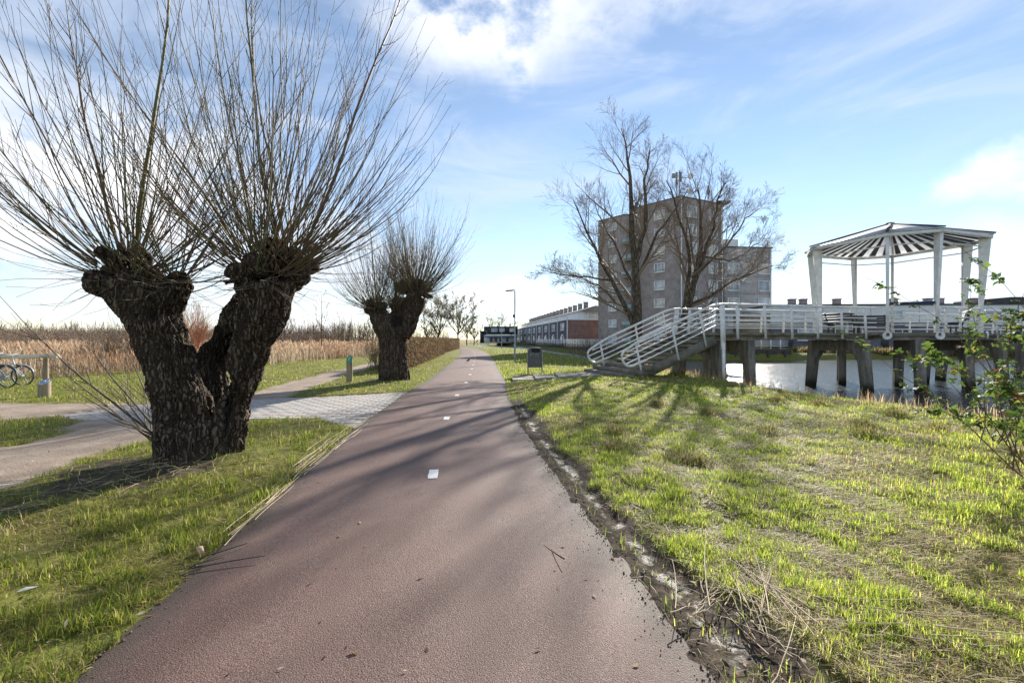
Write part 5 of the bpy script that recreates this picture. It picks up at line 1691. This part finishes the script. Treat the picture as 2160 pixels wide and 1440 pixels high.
def grass(name, label, n, r0, r1, a0, a1, seed, allow, h=.085, straw_bias=0.0, wscale=1.0, tone=1.0, thatch=0):
    """blades spread over a sector round the viewpoint, thinner on the ground with distance"""
    r_ = np.random.default_rng(seed)
    rad = r0 * (r1 / r0) ** r_.random(n); az = r_.uniform(a0, a1, n)
    x = rad * np.sin(az); y = rad * np.cos(az)
    # gather into tufts
    tx = (fbm(x * 6, y * 6, 2, seed) - .5) * .16; ty = (fbm(x * 6 + 9, y * 6, 2, seed + 1) - .5) * .16
    x = x + tx; y = y + ty
    keep = allow(x, y) > r_.random(n)
    patch = fbm(x * 1.1, y * 1.1, 4, 21); fine_ = fbm(x * 4.3, y * 4.3, 3, 22)
    dens = .16 + .95 * sst(fine_, .36, .60)
    keep &= dens > r_.random(n)
    x, y, rad, patch, fine_ = x[keep], y[keep], rad[keep], patch[keep], fine_[keep]; n = len(x)
    pos = np.stack([x, y, ground_z(x, y) - .006], -1)
    dry = sst(patch + straw_bias + r_.normal(size=n) * .10, .50, .72)
    isdry = r_.random(n) < (.10 + .80 * dry)
    g1 = np.array([(.19, .245, .028), (.27, .31, .045), (.35, .37, .07), (.11, .165, .024)])[r_.integers(0, 4, n)] * tone
    s1 = np.array([(.50, .41, .20), (.38, .30, .15), (.58, .50, .28), (.26, .19, .10)])[r_.integers(0, 4, n)]
    c = np.where(isdry[:, None], s1, g1) * r_.uniform(.75, 1.25, (n, 1))
    L = h * (.45 + 1.35 * fine_) * r_.uniform(.5, 1.3, n) * (1 + .5 * (fbm(x * .6, y * .6, 2, 55) - .5))
    lean = np.where(isdry & (r_.random(n) < .7), r_.uniform(.8, 1.5, n), np.abs(r_.normal(size=n)) * .5)
    Wd = (.0030 + rad * .00062) * r_.uniform(.7, 1.3, n) * wscale
    v, f, cc = blades(n, pos, L, Wd, lean, r_.uniform(0, 2 * math.pi, n), c, .8)
    mb_ = MB().add(v, f, c=cc)
    if thatch:                                  # dead blades lying flat between the tufts
        n = thatch
        rad = r0 * (r1 / r0) ** r_.random(n); az = r_.uniform(a0, a1, n); x = rad * np.sin(az); y = rad * np.cos(az)
        keep = (allow(x, y) > r_.random(n)) & (fbm(x * 1.3, y * 1.3, 3, 88) + straw_bias > r_.uniform(.2, .62, n))
        x, y, rad = x[keep], y[keep], rad[keep]; n = len(x)
        c = np.array([(.52, .42, .20), (.40, .30, .14), (.62, .52, .28), (.24, .17, .085), (.12, .085, .045), (.42, .42, .12)])[r_.integers(0, 6, n)] * r_.uniform(.7, 1.2, (n, 1))
        v, f, cc = blades(n, np.stack([x, y, ground_z(x, y) + r_.uniform(.002, .02, n)], -1), r_.uniform(.04, .15, n), (.0022 + rad * .0005) * r_.uniform(.7, 1.4, n), r_.uniform(1.15, 1.62, n), r_.uniform(0, 2 * math.pi, n), c, .15)
        mb_.add(v, f, c=cc)
    return struct(name, mb_, MATS['grass'], color=True, kind='stuff', label=label)


def free(x, y):
    a = (1 - sst(dirt_amount(x, y), .3, .7)) * (1 - .975 * sst(mud_amount(x, y), .2, .6)) * (1 - .93 * soil_amount(x, y))
    a = a * (d_path(x, y) > -.07 + .14 * fbm(x * 4, y * 4, 3, 3)) * (sd_poly(x, y, PAVE) > .02)
    a = a * ~((x > -.15) & (x < 3.6) & (y > 16.95) & (y < 18.85))
    return a * (ground_z(x, y) > WZ + .15)


right = lambda x, y: free(x, y) * (x > path_x(y)) * (sd_poly(x, y, WATER) > -.6)
left = lambda x, y: free(x, y) * (x < path_x(y))
grass('lawn_grass', 'bright rough lawn grass between the cycle path and the pond', 640000, 1.5, 24, R(-4), R(72), 101, right, .058, .03, tone=1.6, thatch=280000)
grass('verge_grass', 'green verge grass round the pollard willows and dirt paths', 330000, 1.5, 40, R(-78), R(2), 102, left, .075, -.03, tone=.85, thatch=150000)
grass('bank_grass', 'grass beyond the slab walk and along the pond verge', 40000, 19, 75, R(-12), R(22), 103, right, .12, -.12, 1.2)


def shore_mask(x, y):
    return free(x, y) * sst(seg_dist(x, y, NEAR_SHORE), 2.4, .4) * (y < 30)


r_ = np.random.default_rng(9)
n = 26000
t = r_.uniform(0, 1, n); ns = np.array(NEAR_SHORE[6:15]); sl = np.r_[0, np.cumsum(np.linalg.norm(np.diff(ns, axis=0), axis=1))]
x = np.interp(t * sl[-1], sl, ns[:, 0]) - np.abs(r_.normal(size=n)) * 1.0 + .7; y = np.interp(t * sl[-1], sl, ns[:, 1]) + r_.normal(size=n) * .4
k = (free(x, y) > .5) & (fbm(x * 1.7, y * 1.7, 3, 8) > .42); x, y = x[k], y[k]; n = len(x)
dist = np.hypot(x, y)
c = np.array([(.46, .33, .17), (.36, .25, .13), (.52, .41, .24), (.27, .19, .10)])[r_.integers(0, 4, n)] * r_.uniform(.8, 1.2, (n, 1))
v, f, cc = blades(n, np.stack([x, y, ground_z(x, y) - .01], -1), r_.uniform(.12, .42, n), .004 + dist * .0006, np.abs(r_.normal(size=n)) * .5, r_.uniform(0, 6.28, n), c, .9)
struct('shore_straw', MB().add(v, f, c=cc), MATS['grass'], color=True, kind='stuff', label='tawny dry grass tufts along the pond edge')
# far bank vegetation
n = 9000
x = r_.uniform(29, 90, n); y = 50.2 + np.abs(r_.normal(size=n)) * .8; k = fbm(x * .5, y * .2, 3, 12) > .45; x, y = x[k], y[k]; n = len(x)
c = np.array([(.20, .15, .07), (.28, .22, .12), (.10, .11, .03)])[r_.integers(0, 3, n)]
v, f, cc = blades(n, np.stack([x, y, ground_z(x, y) - .05], -1), r_.uniform(.3, 1.0, n), np.full(n, .07), np.abs(r_.normal(size=n)) * .4, r_.uniform(0, 6.28, n), c, .8)
struct('bank_tussocks', MB().add(v, f, c=cc), MATS['grass'], color=True, kind='stuff', label='dry tussocks along the far bank of the pond')


# ------------------------------------------------------------------ bramble in the right foreground
def bramble(name, label, bx_, by_, seed, n, reach, hmax, leaves):
    r_ = np.random.default_rng(seed); z = gz(bx_, by_)
    root = thing(name, label, 'bramble', (bx_, by_, z))
    p0 = np.array((bx_, by_, z - .03)) + r_.normal(size=(n, 3)) * np.array((.28, .3, 0))
    az = r_.uniform(0, 2 * math.pi, n)
    d = np.stack([np.cos(az) * .38, np.sin(az) * .4, np.full(n, 1.0)], -1)
    P, Rr = grow(p0, d, hmax * r_.uniform(.6, 1.1, n), np.full(n, .008), 12, -.8, .09, seed, .0025)
    P[:, :, 2] = np.maximum(P[:, :, 2], ground_z(P[:, :, 0].ravel(), P[:, :, 1].ravel()).reshape(n, 12) + .01)
    m_ = MB().tubes(P, Rr, 5, cap=False, c=(.13, .075, .055))
    T, TR = twigs_on(P, Rr, 7, .15, .5, seed + 1, t0=.2, tip=.0015, lift=-.1)
    m_.tubes(T, TR, 3, cap=False, c=(.14, .09, .06))
    part('canes', m_, MATS['twig'], root, smooth=True, color=True)
    src = np.concatenate([T.reshape(-1, 3), P[:, 3:].reshape(-1, 3)])
    cnt = leaves
    # three leaflets to a leaf, each a folded pointed blade
    base = src[r_.integers(0, len(src), cnt)] + r_.normal(size=(cnt, 3)) * .02
    cols = np.array([(.075, .125, .025), (.12, .17, .03), (.05, .085, .025), (.20, .20, .04), (.17, .075, .03)])
    lm = MB()
    dirs = unit(r_.normal(size=(cnt, 3)) + np.array((0, 0, -.1))); sd = unit(np.cross(dirs, np.array((0, 0, 1.)) + r_.normal(size=(cnt, 3)) * .35)); upn = np.cross(sd, dirs)
    lc = cols[r_.choice(5, cnt, p=[.35, .27, .25, .09, .04])] * r_.uniform(.75, 1.3, (cnt, 1))
    for k, (a_, sz) in enumerate(((0, 1.0), (1.05, .8), (-1.05, .8))):
        dd = dirs * math.cos(a_) + sd * math.sin(a_); ss = sd * math.cos(a_) - dirs * math.sin(a_)
        L = (r_.uniform(.045, .085, (cnt, 1))) * sz
        b_ = base + dd * .012
        pts8 = [b_, b_ + dd * L * .35 + ss * L * .36 + upn * L * .10, b_ + dd * L * .75 + ss * L * .22 + upn * L * .06, b_ + dd * L - upn * L * .10, b_ + dd * L * .75 - ss * L * .22 + upn * L * .06, b_ + dd * L * .35 - ss * L * .36 + upn * L * .10, b_ + dd * L * .5]
        v = np.stack(pts8, 1).reshape(-1, 3); o = (np.arange(cnt) * 7)[:, None]
        f = np.concatenate([o + q_ for q_ in ((6, 0, 1), (6, 1, 2), (6, 2, 3), (6, 3, 4), (6, 4, 5), (6, 5, 0))])
        lm.add(v, f, c=np.repeat(lc, 7, 0))
    part('leaves', lm, MATS['leaf'], root, color=True)


bramble('bramble_bush', 'leafy green bramble arching in at the right edge of the lawn', 6.35, 5.05, 5, 28, 1, 3.0, 1300)
bramble('bramble_bush', 'low bramble creeping behind the taller one at the right edge', 7.4, 6.6, 6, 14, 1, 2.0, 300)

# ------------------------------------------------------------------ things lying about
straw_m = pbr('dry_reed_stalk', (.50, .40, .26), .7, .25, 8, .2, 40, .003)
stick_m = pbr('dark_stick', (.085, .065, .05), .8, .3, 10, .3, 40, .003)


def lying(name, label, cat, ctr, n, length, rad, spread, ang0, dang, mt, seed, lift=.05, pname='stalk', group=None):
    r_ = np.random.default_rng(seed)
    root = thing(name, label, cat, (ctr[0], ctr[1], gz(*ctr)), group)
    for i in range(n):
        a = ang0 + r_.normal() * dang; L = length * r_.uniform(.4, 1.2)
        c = np.array(ctr) + r_.normal(size=2) * spread
        s = np.linspace(-.5, .5, 8); bow = r_.normal() * .025 * L
        x_ = c[0] + math.cos(a) * s * L - math.sin(a) * bow * (1 - 4 * s * s); y_ = c[1] + math.sin(a) * s * L + math.cos(a) * bow * (1 - 4 * s * s)
        z_ = np.maximum(ground_z(x_, y_), np.where(d_path(x_, y_) < 0, .012, -9)) + rad + r_.uniform(0, lift) + lift * .8 * (s + .5) * (i % 3 == 0)
        part(pname, MB().tubes(np.stack([x_, y_, z_], -1), np.linspace(rad, rad * .5, 8)[None] * r_.uniform(.7, 1.2), 5), mt, root, smooth=True)
    return root


lying('reed_stalk_heap', 'heap of pale broken reed stalks on the mud at the bottom right', 'plant litter', (1.42, 2.75), 44, .62, .0036, .20, 1.35, .55, straw_m, 71, .07)
lying('reed_stalk_heap', 'flattened pale stalks in the lawn right of the larger heap', 'plant litter', (2.25, 2.55), 30, .6, .0035, .28, -.5, .5, straw_m, 72, .05)
# long dry stems swept along the left edge of the path
sw = thing('swept_stems', 'long pale dry stems swept along the left edge of the cycle path', 'plant litter', (-2.5, 5.4, 0))
r_ = np.random.default_rng(75)
for i in range(34):
    y0 = r_.uniform(3.4, 7.6); L = r_.uniform(.4, 1.6); y_ = np.linspace(y0, y0 + L, 9)
    x_ = path_x(y_) - HALF - .02 + r_.normal() * .09 + .012 * np.sin(y_ * 5 + i) + r_.normal() * .03 * (y_ - y0)
    z_ = np.maximum(ground_z(x_, y_), 0.0) + .012 + r_.uniform(0, .035)
    part('stem', MB().tubes(np.stack([x_, y_, z_], -1), np.linspace(.0042, .002, 9)[None], 5), straw_m, sw, smooth=True)
lying('fallen_twigs', 'dark twigs lying across the left path edge in the foreground', 'plant litter', (-2.12, 3.12), 6, .38, .006, .14, .5, .35, stick_m, 76, .03, 'twig')
lying('fallen_twigs', 'thin curved twig on the red asphalt near the left edge', 'plant litter', (-1.55, 3.45), 2, .6, .004, .12, 1.0, .3, stick_m, 77, .004, 'twig')
lying('fallen_twigs', 'thin twig on the red asphalt near the muddy right edge', 'plant litter', (.35, 3.35), 2, .30, .0035, .08, 1.9, .3, stick_m, 78, .004, 'twig')
lying('trunk_litter', 'dry stems and straw piled at the foot of the big willow', 'plant litter', (-3.75, 5.35), 70, .32, .0025, .38, .2, 1.2, straw_m, 79, .06, 'stem')
lying('trunk_litter', 'dry stems scattered over the bare soil left of the big willow', 'plant litter', (-4.35, 4.6), 50, .35, .0025, .45, -.3, .5, straw_m, 80, .03, 'stem')
x, y = G(423, 1172)[:2]
solo('wood_chip', MB().box((x, y, gz(x, y) + .036), (.030, .034, .065), [(1, .1, 0), (-.1, .9, .3), (0, -.3, .95)]), pbr('pale_chip', (.55, .38, .28), .8, .15, 9, .2), 'small pale wooden block standing in the grass at the left path edge', 'wood', (x, y, gz(x, y)))
x, y = G(55, 1275)[:2]
z = gz(x, y) + .05
solo('plastic_scrap', MB().add([(x - .06, y, z), (x, y - .03, z + .02), (x + .07, y + .01, z + .03), (x + .01, y + .04, z + .01), (x, y, z + .03)], [(0, 1, 4), (1, 2, 4), (2, 3, 4), (3, 0, 4)]), pbr('grey_plastic', (.5, .52, .52), .4, .1, 5, .2), 'crumpled pale plastic scrap in the grass at the lower left', 'litter', (x, y, z - .05))
# bird on the path
x, y = G(987, 765)[:2]
bd = MB().tubes(np.array([(x - .14, y, .12), (x - .08, y, .14), (x, y, .16), (x + .07, y, .20), (x + .10, y, .26), (x + .13, y, .28), (x + .17, y, .275)]), np.array([.01, .03, .06, .055, .032, .028, .004])[None], 8)
bd.tubes(np.array([(x, y - .02, .03), (x, y - .02, .12)]), .006, 4).tubes(np.array([(x, y + .02, .03), (x, y + .02, .12)]), .006, 4)
solo('pigeon', bd, pbr('dark_plumage', (.06, .06, .075), .6, .2, 20, 0), 'small dark bird standing on the cycle path ahead', 'bird', (x, y, .03), smooth=True)
# coarse tussocks and molehills in the lawn
tm = MATS['grass']; tus = MB()
spots = [(1725, 850), (1640, 848), (1660, 838), (1300, 905), (1295, 935), (1620, 905), (1385, 852), (1830, 912), (1820, 895), (1500, 870), (1430, 960), (1475, 965), (1980, 900), (1890, 870)]
for i, (px, py) in enumerate(spots):
    x, y = G(px, py, .08)[:2]
    if sd_poly(np.array([x]), np.array([y]), WATER)[0] < .1:
        continue
    r_ = np.random.default_rng(300 + i); n = 420
    s_ = r_.uniform(.10, .2)
    xx = x + r_.normal(size=n) * s_; yy = y + r_.normal(size=n) * s_
    hh = .10 * np.exp(-((xx - x) ** 2 + (yy - y) ** 2) / (2 * s_ * s_))
    dark = i % 3 == 0
    c = np.array([(.22, .17, .09), (.32, .25, .13), (.18, .19, .05)] if dark else [(.22, .18, .08), (.30, .24, .12), (.12, .16, .03)])[r_.integers(0, 3, n)] * r_.uniform(.8, 1.2, (n, 1))
    v, f, cc = blades(n, np.stack([xx, yy, ground_z(xx, yy) + hh - .03], -1), r_.uniform(.05, .14, n), np.full(n, .006 + .0004 * y), np.abs(r_.normal(size=n)) * .6, np.arctan2(yy - y, xx - x) + r_.normal(size=n) * .5, c, .9)
    tus.add(v, f, c=cc)
struct('coarse_tussocks', tus, tm, color=True, kind='stuff', label='coarse withered tussocks in the right hand lawn')

# crumbs of soil spilled along both path edges, and dead leaves blown about
r_ = np.random.default_rng(404)
n = 2400
y = 1.6 + 14 * r_.random(n) ** 1.7; sd = r_.random(n) < .62
off = np.where(sd, np.abs(r_.normal(size=n)) * .13 - .06, np.abs(r_.normal(size=n)) * .10 - .04)
inn = r_.random(n) < .38
off = np.where(inn, -np.abs(r_.normal(size=n)) * .12, off)
x = np.where(sd, path_x(y) + HALF + off, path_x(y) - HALF - off)
s_ = r_.uniform(.003, .012, n) * np.where(inn, .55, 1.0)
z = np.maximum(ground_z(x, y), np.where(d_path(x, y) < 0, .004 + .025 * (1 - np.clip(np.abs(x - path_x(y)) / HALF, 0, 1) ** 2), -9))
q = unit(r_.normal(size=(n, 6, 3)) * .35 + np.array([(1, 0, 0), (-1, 0, 0), (0, 1, 0), (0, -1, 0), (0, 0, 1), (0, 0, -1)])) * s_[:, None, None] * r_.uniform(.6, 1.2, (n, 6, 1))
v = np.stack([x, y, z + s_ * .35], -1)[:, None] + q
o = (np.arange(n) * 6)[:, None]
f = np.concatenate([o + t for t in ((4, 0, 2), (4, 2, 1), (4, 1, 3), (4, 3, 0), (5, 2, 0), (5, 1, 2), (5, 3, 1), (5, 0, 3))])
c = np.array([(.07, .052, .038), (.11, .082, .060), (.15, .115, .085)])[r_.integers(0, 3, n)]
struct('soil_crumbs', MB().add(v.reshape(-1, 3), f, c=np.repeat(c, 6, 0)), MATS['twig'], color=True, kind='stuff', label='crumbs of dark soil along the path edges')
n = 2600
rad = 1.7 * (20 / 1.7) ** r_.random(n); az = r_.uniform(R(-70), R(65), n); x = rad * np.sin(az); y = rad * np.cos(az)
keep = (sd_poly(x, y, WATER) > .2) & ((d_path(x, y) > -.1) | (r_.random(n) < .10)); x, y = x[keep], y[keep]; n = len(x)
z = np.where(d_path(x, y) < 0, .004 + .025 * (1 - np.clip(np.abs(x - path_x(y)) / HALF, 0, 1) ** 2), ground_z(x, y) + .018)
dl = MB(); d = unit(np.stack([r_.normal(size=n), r_.normal(size=n), r_.normal(size=n) * .15], -1)); sdv = unit(np.cross(d, np.array((0, 0, 1.)) + r_.normal(size=(n, 3)) * .2)); L = r_.uniform(.018, .055, (n, 1)); p_ = np.stack([x, y, z + .006], -1)
v = np.stack([p_, p_ + d * L * .5 + sdv * L * .22 + (0, 0, .004), p_ + d * L + (0, 0, .006), p_ + d * L * .5 - sdv * L * .22 + (0, 0, .004)], 1)
c = np.array([(.30, .17, .08), (.42, .32, .18), (.20, .12, .06), (.50, .44, .32)])[r_.integers(0, 4, n)] * r_.uniform(.7, 1.2, (n, 1))
struct('dead_leaves', dl.add(v.reshape(-1, 3), np.arange(n * 4).reshape(n, 4), c=np.repeat(c, 4, 0)), MATS['reed'], color=True, kind='stuff', label='small dead leaves scattered over lawn and path')
